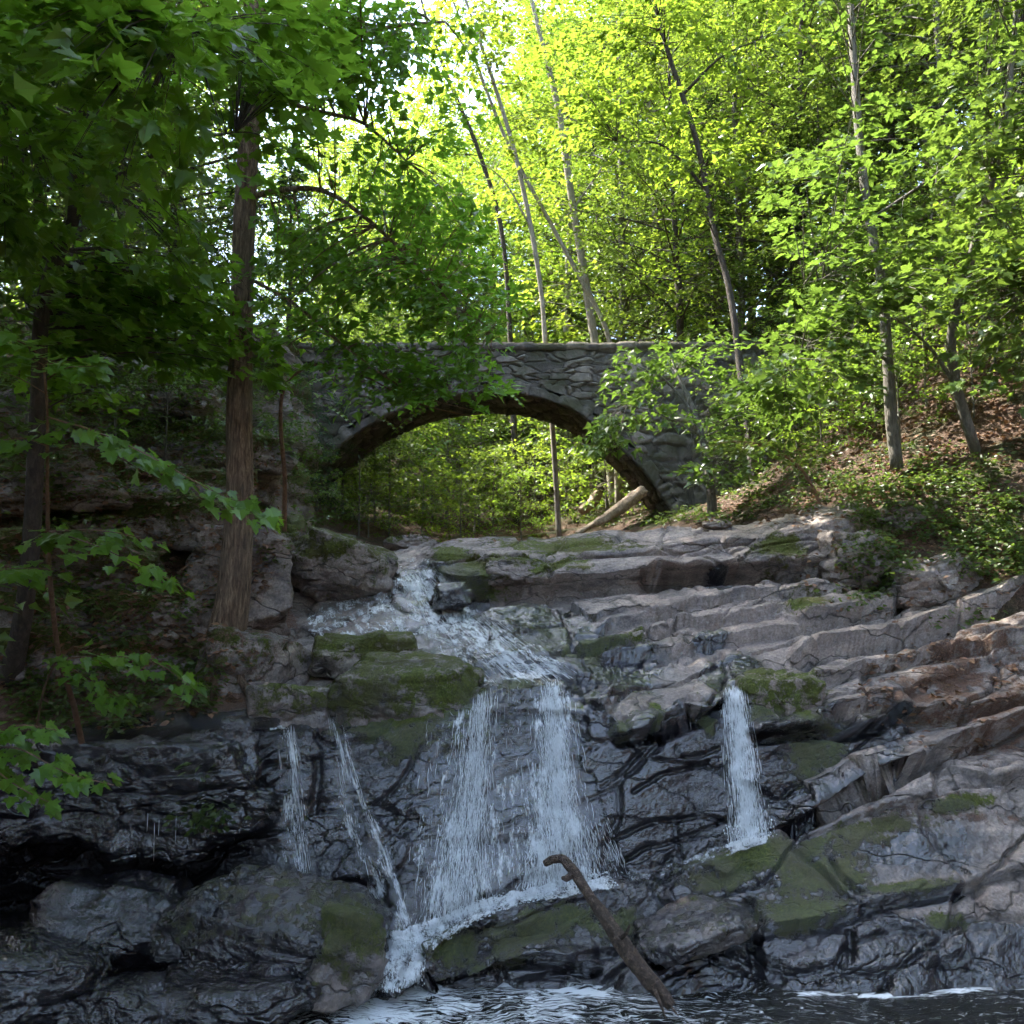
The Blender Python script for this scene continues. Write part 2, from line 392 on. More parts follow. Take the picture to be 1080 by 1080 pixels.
# lip of the falls
line([(-400, 815, 7.9), (0, 800, 8.0), (100, 790, 8.1), (200, 782, 8.2), (270, 766, 8.35), (340, 768, 8.5), (400, 772, 8.6), (450, 757, 8.7), (490, 737, 8.8), (520, 722, 8.9), (600, 714, 9.0), (620, 730, 9.0), (650, 765, 8.85), (700, 776, 8.85), (730, 762, 8.95), (755, 728, 9.15), (795, 724, 9.2), (815, 745, 9.1), (850, 765, 9.15), (900, 768, 9.3), (980, 735, 9.7), (1080, 700, 9.9), (1450, 620, 10.6)])
# middle shelf
line([(-400, 700, 8.8), (0, 700, 9.0), (100, 700, 9.3), (200, 700, 9.6), (300, 705, 9.9), (350, 690, 10.1), (430, 680, 10.2), (500, 668, 10.2), (540, 672, 10.2), (580, 690, 10.1), (620, 705, 9.8), (680, 730, 9.6), (740, 712, 9.8), (780, 705, 10), (830, 712, 10), (900, 690, 10.3), (1000, 655, 10.8), (1080, 635, 11), (1450, 540, 11.8)])
# foot of the upper ledge (crack line)
line([(-400, 590, 9.5), (0, 600, 10), (200, 640, 10.6), (300, 655, 11.2), (350, 640, 11.6), (400, 612, 12), (440, 606, 12.1), (470, 625, 12), (520, 622, 12), (600, 622, 12), (700, 612, 12.0), (800, 604, 12), (860, 600, 12), (900, 606, 12), (1000, 598, 12.2), (1080, 580, 12.5), (1450, 480, 13.2)])
# top of the upper ledge
line([(-400, 540, 10), (0, 560, 10.5), (200, 600, 11.2), (300, 610, 12), (350, 600, 12.6), (400, 593, 13), (440, 588, 13.2), (462, 585, 12.4), (520, 586, 12.2), (600, 588, 12.2), (650, 583, 12.2), (700, 573, 12.2), (800, 562, 12.2), (880, 550, 12.3), (920, 560, 12.4), (1000, 580, 12.5), (1080, 555, 12.8), (1450, 440, 13.6)])
# crest against the valley
line([(-400, 500, 10.6), (0, 540, 11.2), (200, 590, 12), (300, 600, 13), (400, 583, 14.2), (440, 578, 14.4), (470, 574, 13.6), (540, 570, 13.4), (640, 563, 13.4), (740, 554, 13.4), (860, 536, 13.4), (910, 532, 13.6), (1000, 540, 14), (1080, 530, 14.4), (1450, 400, 15)])
# dives under the soil
line([(-400, 700, 12), (0, 700, 12.6), (200, 700, 13.4), (300, 640, 15), (400, 582, 17), (440, 579, 17), (540, 578, 17), (640, 580, 17), (740, 600, 16), (900, 640, 15.5), (1080, 680, 16), (1450, 600, 16.6)])
line([(-400, 760, 14), (0, 760, 15), (200, 720, 16), (300, 660, 20), (400, 600, 26), (640, 600, 26), (740, 640, 22), (900, 690, 18), (1080, 740, 18), (1450, 700, 18)])
ROWS = [8, 95, 36, 120, 90, 110, 46, 36, 14, 8]
PXS = np.concatenate([np.arange(-400, -20, 6), np.arange(-20, 1100, 1.9), np.arange(1100, 1450, 6)])
def line_pts(L):
    # smooth the polyline a little in px so that columns do not kink
    k = np.arange(-2, 3) * 7.0; w = np.array([1, 2, 3, 2, 1.]); w /= w.sum()
    py = sum(wi * np.interp(PXS + ki, L[:, 0], L[:, 1]) for wi, ki in zip(w, k))
    Y = sum(wi * np.interp(PXS + ki, L[:, 0], L[:, 2]) for wi, ki in zip(w, k))
    return at(PXS, py, Y)
LP = [line_pts(L) for L in LINES]
rows = []; LT = []
for i, nr in enumerate(ROWS):
    for k in range(nr):
        t_ = k / nr; rows.append(LP[i] * (1 - t_) + LP[i + 1] * t_); LT.append(i + t_)
rows.append(LP[len(ROWS)]); LT.append(len(ROWS))
G = np.array(rows); LT = np.array(LT)
# soften sharp lips slightly along the columns
for _ in range(3):
    Gs = G.copy(); Gs[1:-1] = .25 * G[:-2] + .5 * G[1:-1] + .25 * G[2:]; G = Gs
N0 = -grid_normals(G)
N0 *= np.sign((N0 * (np.array([0, 0, CAMZ + 6]) - G)).sum(-1, keepdims=True))
kN = N0.copy()
for _ in range(12):
    kN[1:-1] = (kN[:-2] + kN[1:-1] * 2 + kN[2:]) / 4; kN[:, 1:-1] = (kN[:, :-2] + 2 * kN[:, 1:-1] + kN[:, 2:]) / 4
N0 = kN / np.linalg.norm(kN, axis=-1, keepdims=True)
LTg = np.broadcast_to(LT[:, None], G.shape[:2])
PX, PY = proj(G)
X, Yw, Z = G[..., 0], G[..., 1], G[..., 2]
right = sstep(420, 620, PX)
nearw = sstep(9.4, 10, LTg)
# --- bedding steps
wv = fbm(G * .7, 3, 5)
bed = Z - .30 * X * right + .10 * Yw + wv * .22 + .05 * fbm(G * 3, 3, 8)
def ledges(b, th, s):
    k = np.floor(b / th); f = b / th - k
    r = _hash(k.astype(np.int64), (k * 0).astype(np.int64), (k * 0).astype(np.int64), s)
    return (sstep(0, .35, f) - sstep(.93, 1.0, f)) * (.3 + .7 * r)
D = .10 * fbm(G * .55, 3, 1) + .05 * fbm(G * 1.7, 4, 2)
# ledges appear in patches, not as even stair treads everywhere
pm = sstep(-.15, .35, fbm(G * .8 + 5, 3, 41)); pm2 = sstep(-.1, .4, fbm(G * 1.1 + 9, 3, 42))
D += .042 * ledges(bed, .34, 3) * (.25 + .75 * pm) + .020 * ledges(bed + .08 * fbm(G * 2.2, 3, 9), .095, 4) * pm2
# --- blocks
ang = -.29
Q = np.stack([X * math.cos(ang) - Z * math.sin(ang), Yw, (X * math.sin(ang) + Z * math.cos(ang)) * 2.6], -1)
Q = Q * .75 + .28 * np.stack([fbm(G * 1.3, 3, 11), fbm(G * 1.3, 3, 12), fbm(G * 1.3, 3, 13)], -1)
f1, f2, hh = worley(Q, 21)
D += .10 * (hh - .5) - .075 * (1 - sstep(0, .07, f2 - f1))
rough_m0 = sstep(-.1, .45, fbm(G * .9 + 3, 3, 531))
f1, f2, hh = worley(Q * 3.1 + .2, 31)
D += .012 * (hh - .5) - .016 * (1 - sstep(0, .08, f2 - f1)) * rough_m0
rough_m = sstep(-.1, .45, fbm(G * .9 + 3, 3, 531))
D += .11 * facet(Q * .8 + 2, 501) + .035 * rough_m * facet(Q * np.array([3.6, 3.6, 4.5]) + 5, 511) + .008 * rough_m * facet(Q * np.array([9, 9, 12]) + 1, 521)
D += .02 * (np.abs(vnoise(Q * 1.7 + 3, 45)) - .3) + .012 * (np.abs(vnoise(Q * np.array([3.6, 3.6, 5.5]) + 7, 46)) - .3)
D += (.004 + .010 * rough_m) * fbm(G * 8, 4, 51, .6) + .004 * fbm(G * 30, 3, 52)

# --- features read off the photograph: open cracks and ledge edges (polylines in the rock face)
def seg_dist(pts):
    pts = np.array(pts, float); best = np.full(PX.shape, 1e9); side = np.zeros(PX.shape)
    x0, x1 = pts[:, 0].min() - 40, pts[:, 0].max() + 40; y0, y1 = pts[:, 1].min() - 40, pts[:, 1].max() + 40
    m = (PX > x0) & (PX < x1) & (PY > y0) & (PY < y1)
    wx = PX + 3.0 * WARP; wy_ = PY + 3.0 * WARP2
    px, py = wx[m], wy_[m]; b = best[m]; sd = side[m]
    for a, c in zip(pts[:-1], pts[1:]):
        d = c - a; L2 = (d ** 2).sum() + 1e-9
        t_ = np.clip(((px - a[0]) * d[0] + (py - a[1]) * d[1]) / L2, 0, 1)
        ex, ey = px - (a[0] + t_ * d[0]), py - (a[1] + t_ * d[1])
        dd = np.hypot(ex, ey); q = dd < b
        b = np.where(q, dd, b); sd = np.where(q, np.sign(d[0] * ey - d[1] * ex), sd)
    best[m] = b; side[m] = sd
    return best, side
WARP = fbm(G * 4, 3, 61); WARP2 = fbm(G * 4, 3, 62)
def crack(pts, w=2.5, depth=.06):
    global D
    d, s_ = seg_dist(pts); D = D - depth * (1 - sstep(0, w * 1.6, d))
def ledge(pts, h=.08, fall=26, under=.5):
    """rock above the line stands proud, rock just below is cut back. line runs left -> right"""
    global D
    d, s_ = seg_dist(pts)
    D = D + np.where(s_ < 0, 1.45 * h * (1 - sstep(0, fall, d)), -1.45 * h * under * 2 * (1 - sstep(0, fall * .8, d)) * (d < 1e8))
ledge([(470, 618), (520, 620), (580, 618), (640, 612), (690, 606)], .16, 30, .5)
ledge([(690, 606), (740, 604), (775, 601), (815, 597), (865, 601), (900, 604)], .16, 20, .8)
crack([(700, 611), (760, 606), (830, 599), (868, 602)], 6, .22)
crack([(762, 568), (772, 585), (778, 598)], 2.5, .10)
crack([(735, 588), (756, 600)], 2, .08)
ledge([(640, 660), (700, 652), (735, 640), (800, 632), (862, 622)], .05, 18)
crack([(600, 690), (680, 672), (692, 655), (740, 644), (770, 636)], 2, .07)
ledge([(610, 682), (660, 678), (720, 660), (765, 660), (812, 655)], .06, 16)
ledge([(640, 690), (700, 692), (770, 680), (840, 672), (862, 668)], .06, 22)
ledge([(848, 700), (880, 688), (930, 680), (985, 660), (1040, 640), (1085, 628)], .14, 26, .7)
ledge([(856, 664), (900, 655), (940, 640), (955, 618), (1010, 600), (1030, 612)], .10, 22, .6)
crack([(905, 648), (955, 628), (1010, 612)], 3, .09)
ledge([(855, 730), (920, 712), (980, 700), (1080, 672)], .07, 20)
ledge([(880, 760), (930, 752), (965, 762), (1010, 752), (1080, 735)], .10, 22, .6)
ledge([(800, 775), (860, 770), (885, 773), (920, 768)], .14, 20, .8)
crack([(805, 776), (850, 772), (890, 770)], 5, .16)
ledge([(835, 868), (880, 848), (930, 830), (985, 800), (1040, 775), (1085, 755)], .16, 24, .6)
ledge([(655, 778), (700, 772), (735, 757), (750, 745)], .12, 20, .6)
crack([(665, 838), (700, 818), (745, 806)], 2.6, .08); crack([(640, 890), (690, 868), (740, 862), (775, 870)], 2.6, .08)
crack([(634, 830), (655, 815), (680, 790)], 2.6, .08); crack([(712, 870), (716, 890), (720, 908)], 2.6, .07)
crack([(712, 790), (714, 800), (740, 798), (757, 790)], 2.4, .06)
crack([(695, 652), (712, 665)], 2, .05); crack([(612, 642), (625, 655)], 1.6, .04)
ledge([(690, 1008), (735, 990), (765, 978), (790, 985)], .12, 18, .8)
crack([(694, 1014), (735, 998), (765, 984)], 7, .20)
crack([(520, 980), (560, 965), (620, 950)], 1.6, .04); crack([(790, 955), (800, 975), (795, 1000), (805, 1040)], 6, .14)
crack([(880, 905), (888, 925), (910, 940)], 3.5, .09); crack([(896, 985), (898, 1015)], 5, .10)
crack([(1000, 890), (1015, 905)], 1.6, .04); crack([(1018, 985), (1030, 1010), (1055, 1025)], 2.5, .06); crack([(960, 980), (1050, 975)], 1.8, .04)
ledge([(800, 985), (870, 975), (930, 950), (1010, 935), (1080, 915)], .05, 22)
ledge([(450, 1025), (500, 1012), (560, 1010), (620, 1020)], .09, 20, .7)
ledge([(480, 886), (530, 884), (560, 880)], .06, 14)
ledge([(520, 752), (560, 750), (600, 752), (612, 756)], .06, 14)
# calmer under the soil and far left
D *= np.where(LTg < .9, .4, 1.0)
fallm = np.clip(sstep(395, 440, PX) * (1 - sstep(640, 660, PX)), 0, 1) * sstep(2.9, 3.1, LTg) * (1 - sstep(3.85, 4.0, LTg))
D = D * (1 - .45 * fallm)
G = G + N0 * D[..., None]

def blob(cx, cy, rx, ry, rot=0.0, soft=.8):
    c_, s_ = math.cos(math.radians(rot)), math.sin(math.radians(rot))
    dx, dy = PX - cx, PY - cy
    u = (dx * c_ + dy * s_) / rx; v = (-dx * s_ + dy * c_) / ry
    return 1 - sstep(1 - soft, 1 + soft, np.hypot(u, v))
def union(bl):
    o = np.zeros(PX.shape)
    for b in bl: o = np.maximum(o, blob(*b))
    return o
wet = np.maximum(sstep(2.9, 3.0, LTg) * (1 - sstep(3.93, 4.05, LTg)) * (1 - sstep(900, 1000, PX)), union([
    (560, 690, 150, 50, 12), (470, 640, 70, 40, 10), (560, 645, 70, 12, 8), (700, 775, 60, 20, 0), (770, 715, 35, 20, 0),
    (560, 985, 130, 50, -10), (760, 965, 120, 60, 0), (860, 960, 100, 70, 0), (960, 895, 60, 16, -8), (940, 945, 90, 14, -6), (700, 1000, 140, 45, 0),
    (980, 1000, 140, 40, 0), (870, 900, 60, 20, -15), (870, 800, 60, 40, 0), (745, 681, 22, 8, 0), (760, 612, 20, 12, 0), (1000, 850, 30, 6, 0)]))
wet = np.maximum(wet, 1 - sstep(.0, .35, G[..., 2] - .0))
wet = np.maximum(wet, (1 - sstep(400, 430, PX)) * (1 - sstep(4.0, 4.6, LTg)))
wet = np.clip(wet * .95, 0, 1) + .7 * (1 - sstep(250, 330, PX)) * (1 - sstep(4.0, 4.4, LTg))  # last term is painted shade, blackening the lower-left recess beyond real wetness
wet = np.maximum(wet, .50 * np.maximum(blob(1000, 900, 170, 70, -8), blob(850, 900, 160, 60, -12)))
moss = union([(822, 578, 30, 18, 5), (850, 642, 22, 20, -20), (905, 590, 34, 20, 0), (640, 678, 34, 10, -8), (612, 692, 25, 10, 0), (652, 772, 14, 8, 0), (690, 760, 12, 14, 0),
    (746, 762, 8, 16, 0), (820, 742, 46, 24, 0), (860, 800, 34, 34, 0), (520, 600, 60, 10, 0), (500, 612, 40, 12, 0), (600, 575, 80, 8, 0), (480, 588, 26, 10, 0), (765, 920, 40, 16, -8), (800, 905, 90, 20, -12), (860, 925, 60, 26, -12),
    (560, 985, 70, 26, -14), (480, 1000, 34, 22, -20), (650, 975, 30, 20, 0), (840, 965, 60, 20, -5), (960, 935, 50, 8, -5), (1000, 970, 24, 12, 0), (545, 715, 26, 9, 0), (870, 890, 120, 14, -14),
    (430, 745, 90, 50, 0), (200, 880, 26, 10, 0), (560, 600, 60, 14, 0), (1020, 845, 40, 8, -12), (930, 600, 60, 30, 0), (960, 560, 60, 30, 0)])
moss = np.clip(moss * .82, 0, 1)
soil = np.maximum(union([(960, 560, 70, 50, 0), (1060, 560, 80, 60, 0), (1000, 730, 90, 40, -14), (1010, 690, 90, 30, -14), (960, 855, 80, 12, -12), (1050, 780, 60, 18, -10), (1060, 860, 60, 8, 0), (960, 745, 50, 24, 0), (1070, 740, 60, 40, 0)]) * .62,
    (1 - sstep(290, 330, PX)) * sstep(3.95, 4.1, LTg))
soil = np.maximum(soil, sstep(8.2, 8.6, LTg) * np.clip((1 - sstep(380, 410, PX)) + sstep(720, 800, PX), 0, 1))
keep = np.isfinite(G).all()
V = G.reshape(-1, 3); FQ = grid_faces(*G.shape[:2])
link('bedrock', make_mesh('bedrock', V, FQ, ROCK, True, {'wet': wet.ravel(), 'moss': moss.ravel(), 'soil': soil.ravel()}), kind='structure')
# coarser copy of the surface for ray casting
st = 3
Gc = G[::st, ::st]
BVH = BVHTree.FromPolygons(Gc.reshape(-1, 3).tolist(), grid_faces(*Gc.shape[:2]).tolist())
def hit(px, py, off=0.0, default=None):
    d = at(px, py, 10.0) - np.array([0, 0, CAMZ]); d /= np.linalg.norm(d)
    loc, n, i, dist = BVH.ray_cast(Vector((0, 0, CAMZ)), Vector(d))
    if loc is None: return default
    return np.array(loc) - d * off

# ------------------------------------------------------------------ hillsides and valley floor: one sheet to the horizon
CTRL = np.array([(0, 0, -2), (0, 5, -2), (0, 8, -1.5), (0, 10, -.5), (-1, 12, 2.2), (-1.2, 14.5, 3.4), (-1, 17, 3.9), (-.8, 20, 4.4), (-.6, 25, 5.0), (0, 32, 6.2), (1, 45, 9), (2, 70, 17), (3, 120, 30), (0, 200, 50),
    (3, 8, -1), (3, 10.5, 0), (3, 13.6, 3.9), (4, 16, 4.7), (4.3, 20, 5.2), (5, 25, 6.2), (5.0, 12.5, 4.0), (6.6, 14, 5.8), (8, 10, 3.4), (10, 14, 9), (10.4, 18, 11), (9, 21, 9.4), (14, 25, 16), (20, 20, 20), (25, 40, 28), (8, 26, 10), (10, 40, 15), (30, 10, 26), (13, 6, 8), (8, 2, 3), (6, 8.5, 1.2), (60, 60, 50), (50, 20, 44), (60, -20, 40), (16, -10, 10), (0, -10, -1), (0, -60, 0), (60, 150, 60), (200, 60, 100), (200, -60, 90),
    (-3, 9.6, 2.3), (-2.9, 11.5, 2.9), (-3.4, 14.5, 3.7), (-3.8, 17, 4.0), (-3.9, 19, 4.3), (-3.9, 21, 4.6), (-4.0, 23, 4.8), (-3.4, 26, 5.1), (-5.4, 20, 5.8), (-5.6, 17, 6.2), (-5.4, 24, 6.2), (-5.4, 13.5, 5.6), (-6.5, 16, 7.6), (-4.6, 10.8, 3.8), (-4.4, 9.5, 2.2), (-7, 9.5, 4.4), (-9, 14, 7.8), (-12, 12, 8), (-12, 20, 9.2), (-8, 21, 8.8), (-20, 30, 12), (-8, 30, 9), (-5, 30, 6.4), (-15, 50, 15), (-60, 60, 34), (-30, 10, 13), (-7, 5, 2), (-16, -10, 6), (-60, -20, 22), (-60, 150, 50), (-200, 60, 70), (-200, -60, 50), (-5, 7.6, -1), (-9, 8.4, 1), (-4.5, 8.4, -.8), (-3.5, 8.4, -.8)], float)
_d = np.linalg.norm(CTRL[:, None, :2] - CTRL[None, :, :2], axis=-1)
_A = np.zeros((len(CTRL) + 3,) * 2); _A[:len(CTRL), :len(CTRL)] = _d - np.eye(len(CTRL)) * .15
_A[:len(CTRL), -3:] = np.c_[np.ones(len(CTRL)), CTRL[:, :2]]; _A[-3:, :len(CTRL)] = _A[:len(CTRL), -3:].T
_w = np.linalg.solve(_A, np.r_[CTRL[:, 2], 0, 0, 0])
def ground(x, y, detail=True):
    x = np.asarray(x, float); y = np.asarray(y, float); sh = np.broadcast(x, y).shape
    x = np.broadcast_to(x, sh).ravel(); y = np.broadcast_to(y, sh).ravel()
    z = np.zeros(len(x))
    for i in range(0, len(x), 20000):
        xx, yy = x[i:i + 20000], y[i:i + 20000]
        z[i:i + 20000] = np.hypot(xx[:, None] - CTRL[:, 0], yy[:, None] - CTRL[:, 1]) @ _w[:-3] + _w[-3] + _w[-2] * xx + _w[-1] * yy
    if detail:
        p = np.stack([x, y, z * 0], -1)
        z = z + .18 * fbm(p * .6, 4, 71) + .05 * fbm(p * 3, 3, 72)
    return z.reshape(sh)
def gaxis(fine0, fine1, step, lim0, lim1):
    a = [fine0]; s_ = step
    while a[-1] > lim0: s_ *= 1.13; a.append(a[-1] - s_)
    b = [fine1]; s_ = step
    while b[-1] < lim1: s_ *= 1.13; b.append(b[-1] + s_)
    return np.concatenate([a[::-1][:-1], np.arange(fine0, fine1, step), b])
gx = gaxis(-14, 18, .12, -240, 240); gy = gaxis(6, 34, .12, -90, 320)
GX, GY = np.meshgrid(gx, gy)
GZ = ground(GX, GY)
Gg = np.stack([GX, GY, GZ], -1)
link('hillside', make_mesh('hillside', Gg.reshape(-1, 3), grid_faces(*GX.shape), SOIL), kind='structure')

# ------------------------------------------------------------------ boulders
import bmesh
def _ico(n):
    bm = bmesh.new(); bmesh.ops.create_icosphere(bm, subdivisions=n, radius=1)
    v = np.array([x.co[:] for x in bm.verts]); f = np.array([[q.index for q in p.verts] for p in bm.faces]); bm.free(); return v, f
ICO5 = _ico(5); ICO6 = _ico(6); ICO3 = _ico(3)
BOULDERS = []
def boulder(center, size, seed, label, tilt=(0, 0, 0), wet=.2, moss=.3, soil=0., flat=.5, mesh_=None, name='boulder', group=None, cat='boulder', rough=.05, boxy=True, fac=.45):
    dirs, fc = mesh_ or ICO5
    rg = np.random.default_rng(seed)
    npl = 20
    nrm = rg.normal(size=(npl, 3)); nrm /= np.linalg.norm(nrm, axis=1, keepdims=True)
    dd = rg.uniform(.72, 1.0, npl)
    nrm = np.vstack([nrm, [(rg.uniform(-.1, .1), rg.uniform(-.1, .1), 1), (0, 0, -1), (.1, -1, .15), (0, 1, 0), (-1, .1, .1), (1, 0, .1)]]); nrm /= np.linalg.norm(nrm, axis=1, keepdims=True)
    dd = np.r_[dd, flat + .28, .8, .8, .8, .86, .86]
    if boxy:
        dd[:npl] = rg.uniform(.93, 1.25, npl); k_ = len(nrm) - 6; nrm[k_:] += rg.normal(0, .16, (6, 3)); nrm /= np.linalg.norm(nrm, axis=1, keepdims=True)
        dd[k_:] = [flat + .28, .8, rg.uniform(.66, .8), .8, rg.uniform(.74, .86), rg.uniform(.74, .86)]
    c = dirs @ nrm.T
    inv = np.maximum(c, 1e-4) / dd
    p = 55.0 if boxy else 22.0
    r = (np.sum(inv ** p, axis=1)) ** (-1 / p)
    Vb = dirs * r[:, None]
    S = np.array(size, float)
    Pn = Vb * S
    s0 = S.mean()
    off = seed * 3.7
    n = dirs
    Dd = rough * 1.6 * s0 * fbm(Pn / s0 * 1.3 + off, 4, seed) + rough * .9 * s0 * fbm(Pn / s0 * 6 + off, 5, seed + 3, .6)
    bb = Pn[:, 2] + .06 * fbm(Pn * 2 + off, 3, seed + 5)
    th = max(.05, S[2] * .33)
    kf = np.floor(bb / th); Dd += (sstep(0, .3, bb / th - kf) - sstep(.92, 1, bb / th - kf)) * rough * .9 * s0 * (_hash(kf.astype(int), kf.astype(int) * 0, kf.astype(int) * 0, seed))
    fq = np.array([1, 1, 2.0]) / s0
    Dd += s0 * (.34 * facet(Pn * fq * 1.2 + off, seed + 301) + .06 * facet(Pn * fq * 3.4 + off, seed + 311) + .015 * facet(Pn * fq * 8 + off, seed + 321)) * fac
    Pn = Pn + n * Dd[:, None]
    top = sstep(-.1, .6, n[:, 2] + .5 * fbm(Pn * 2 + off, 3, seed + 9))
    a = {'wet': np.clip(wet + .0 * top, 0, 1) * np.ones(len(Pn)), 'moss': moss * (.35 + .65 * top), 'soil': soil * top}
    o = link(name, make_mesh(name, Pn, fc, ROCK, True, a), kind='thing', label=label, category=cat)
    if group: o['group'] = group
    BOULDERS.append(o)
    o.location = center; o.rotation_euler = [math.radians(q) for q in tilt]
    return o
def bpx(px, py, Y, hw, hh, depth, **k):
    c = at(px, py, Y); s_ = Y / F
    return boulder(c, (hw * s_ * 1.12, depth, hh * s_ * 1.15), **k)
bpx(428, 742, 9.3, 88, 50, .62, seed=3, boxy=False, label='broad mossy boulder parting the stream just above the main waterfall', wet=.4, moss=.66, fac=.25, tilt=(14, 4, 0), mesh_=ICO6)
bpx(385, 692, 10.0, 58, 22, .42, seed=5, label='flat-topped mossy block behind the broad mossy boulder', wet=.3, moss=.66, tilt=(4, -4, 10))
bpx(360, 600, 12.0, 62, 36, .8, seed=8, boxy=False, label='large dark mossy boulder on the left bank under the bridge arch', wet=.1, moss=.6, tilt=(5, 8, 0), mesh_=ICO6)
bpx(306, 756, 8.9, 38, 34, .4, seed=11, label='small dark mossy boulder between the left trickles', wet=.42, moss=.55)
bpx(252, 612, 10.6, 52, 58, .7, seed=14, label='tall brown lichened block behind the foot of the red-barked tree', wet=.0, moss=.28, soil=.3, tilt=(0, 3, 12), mesh_=ICO6)
bpx(262, 720, 9.5, 42, 56, .5, seed=17, label='brown earthy rock under the roots of the red-barked tree', wet=.1, moss=.4, soil=.5)
bpx(285, 985, 7.45, 118, 58, .62, seed=20, boxy=False, label='rounded dark boulder with a green-gold mossy crest at lower left', wet=.95, moss=.42, tilt=(10, 10, -8), mesh_=ICO6)
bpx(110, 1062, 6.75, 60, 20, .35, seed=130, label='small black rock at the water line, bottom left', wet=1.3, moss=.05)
bpx(245, 1052, 6.85, 92, 26, .42, seed=23, boxy=False, label='low wet bluish rock in the pool at lower left', wet=.9, moss=.08, tilt=(8, -4, 0))
bpx(366, 1004, 7.2, 36, 44, .35, seed=26, label='bright green mossy knob left of the foam chute', wet=.45, moss=.75, tilt=(0, 12, 0))
bpx(820, 742, 9.45, 46, 32, .42, seed=29, label='mossy yellow-green boulder at the lip of the right waterfall', wet=.2, moss=.66, tilt=(6, 4, 0))
bpx(477, 629, 11.2, 24, 15, .3, seed=32, boxy=False, label='smooth dark rock washed by the upper cascade', wet=.9, moss=.05)
bpx(432, 572, 15.5, 24, 7, .35, seed=35, label='small sunlit mossy rock upstream under the arch', wet=.0, moss=.5)
bpx(733, 982, 7.6, 54, 11, .36, seed=38, label='tilted slab of rock with a dark undercut beside the driftwood', wet=.55, moss=.3, tilt=(10, -16, 0), flat=.6)
bpx(756, 553, 13.3, 15, 6, .15, seed=41, boxy=False, label='small yellowish rock on the crest below the right end of the arch', wet=0, moss=0, soil=.2)
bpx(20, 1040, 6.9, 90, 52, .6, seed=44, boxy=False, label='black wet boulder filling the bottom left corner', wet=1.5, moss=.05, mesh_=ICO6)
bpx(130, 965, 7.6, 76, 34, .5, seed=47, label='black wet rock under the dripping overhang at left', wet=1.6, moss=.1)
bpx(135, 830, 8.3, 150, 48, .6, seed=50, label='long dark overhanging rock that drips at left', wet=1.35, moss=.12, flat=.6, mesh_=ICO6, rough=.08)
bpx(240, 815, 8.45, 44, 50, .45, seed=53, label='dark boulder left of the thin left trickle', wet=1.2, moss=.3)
bpx(548, 604, 12.2, 34, 14, .4, seed=56, label='mossy ledge block right of the upper cascade', wet=.3, moss=.55, flat=.5)
bpx(985, 612, 11.6, 46, 22, .5, seed=59, label='brown flat block on the right bank below the green plants', wet=0, moss=.25, soil=.2, tilt=(5, -14, 0), flat=.5, mesh_=ICO6)
bpx(900, 590, 12.0, 34, 30, .5, seed=62, boxy=False, label='craggy broken rock at the right end of the upper ledge', wet=0, moss=.35, soil=.2, rough=.1)
bpx(975, 547, 12.8, 56, 18, .5, seed=65, label='mossy bank rock beneath the right-hand shrubs', wet=0, moss=.6, soil=.4)
_hb0 = BVHTree.FromPolygons(Gg.reshape(-1, 3).tolist(), grid_faces(*GX.shape).tolist())
def hill_Y(px, py, dflt):
    d = at(px, py, 10.0) - np.array([0, 0, CAMZ]); d /= np.linalg.norm(d)
    best = dflt
    loc, n, i, dist = _hb0.ray_cast(Vector((0, 0, CAMZ)), Vector(d))
    if loc is not None: best = loc[1]
    return best
lb = [(150, 655, 62, 26, 70, 'pale brown rock beside the foot of the leaning left sapling'), (195, 690, 40, 20, 73, 'low rock left of the red-barked tree roots'), (85, 600, 80, 30, 76, 'wide rock behind the maple sprays at left'), (60, 510, 80, 34, 79, 'mossy block high on the left bank'),
      (205, 478, 76, 24, 82, 'jutting flat rock with a dark gap beneath, left of the red-barked trunk'), (140, 425, 90, 24, 85, 'long shaded wall rock high on the left bank'), (222, 400, 56, 24, 88, 'small wall rock behind the red-barked trunk'), (282, 440, 42, 56, 91, 'tall weathered block against the left end of the bridge'),
      (130, 520, 56, 24, 94, 'squat rock behind the maple spray'), (10, 430, 70, 34, 97, 'dark rock at the left edge of the bank'), (180, 555, 70, 26, 100, 'low litter-strewn rock behind the maple spray tip'), (284, 522, 26, 40, 103, 'rough block under the left springing of the arch'), (30, 690, 70, 26, 106, 'dark rock among low leaves at left'),
      (205, 520, 60, 22, 109, 'slab leaning behind the middle of the red-barked trunk'), (60, 650, 60, 24, 112, 'dark ledge rock behind the thin sapling stem'), (250, 500, 44, 30, 115, 'broken rock just right of the red-barked trunk'), (110, 385, 80, 18, 118, 'topmost wall rock at the rim of the left bank'), (250, 370, 60, 18, 121, 'rim rock at the top of the bank beside the bridge'), (300, 575, 24, 26, 124, 'narrow upright rock below the left springing'), (120, 700, 50, 22, 127, 'leaf-covered rock above the dripping overhang')]
for px, py, hw, hh, sd, lab in lb:
    Y = hill_Y(px, py + hh * .3, 12.0); Y = min(Y, 17.5)
    bpx(px, py, Y + .15, hw, hh, .75 + Y * .02, seed=sd, label=lab, wet=.15, moss=.8, soil=1.1, tilt=(0, (sd % 7) - 3, (sd * 7) % 30 - 15), flat=.5, rough=.09)
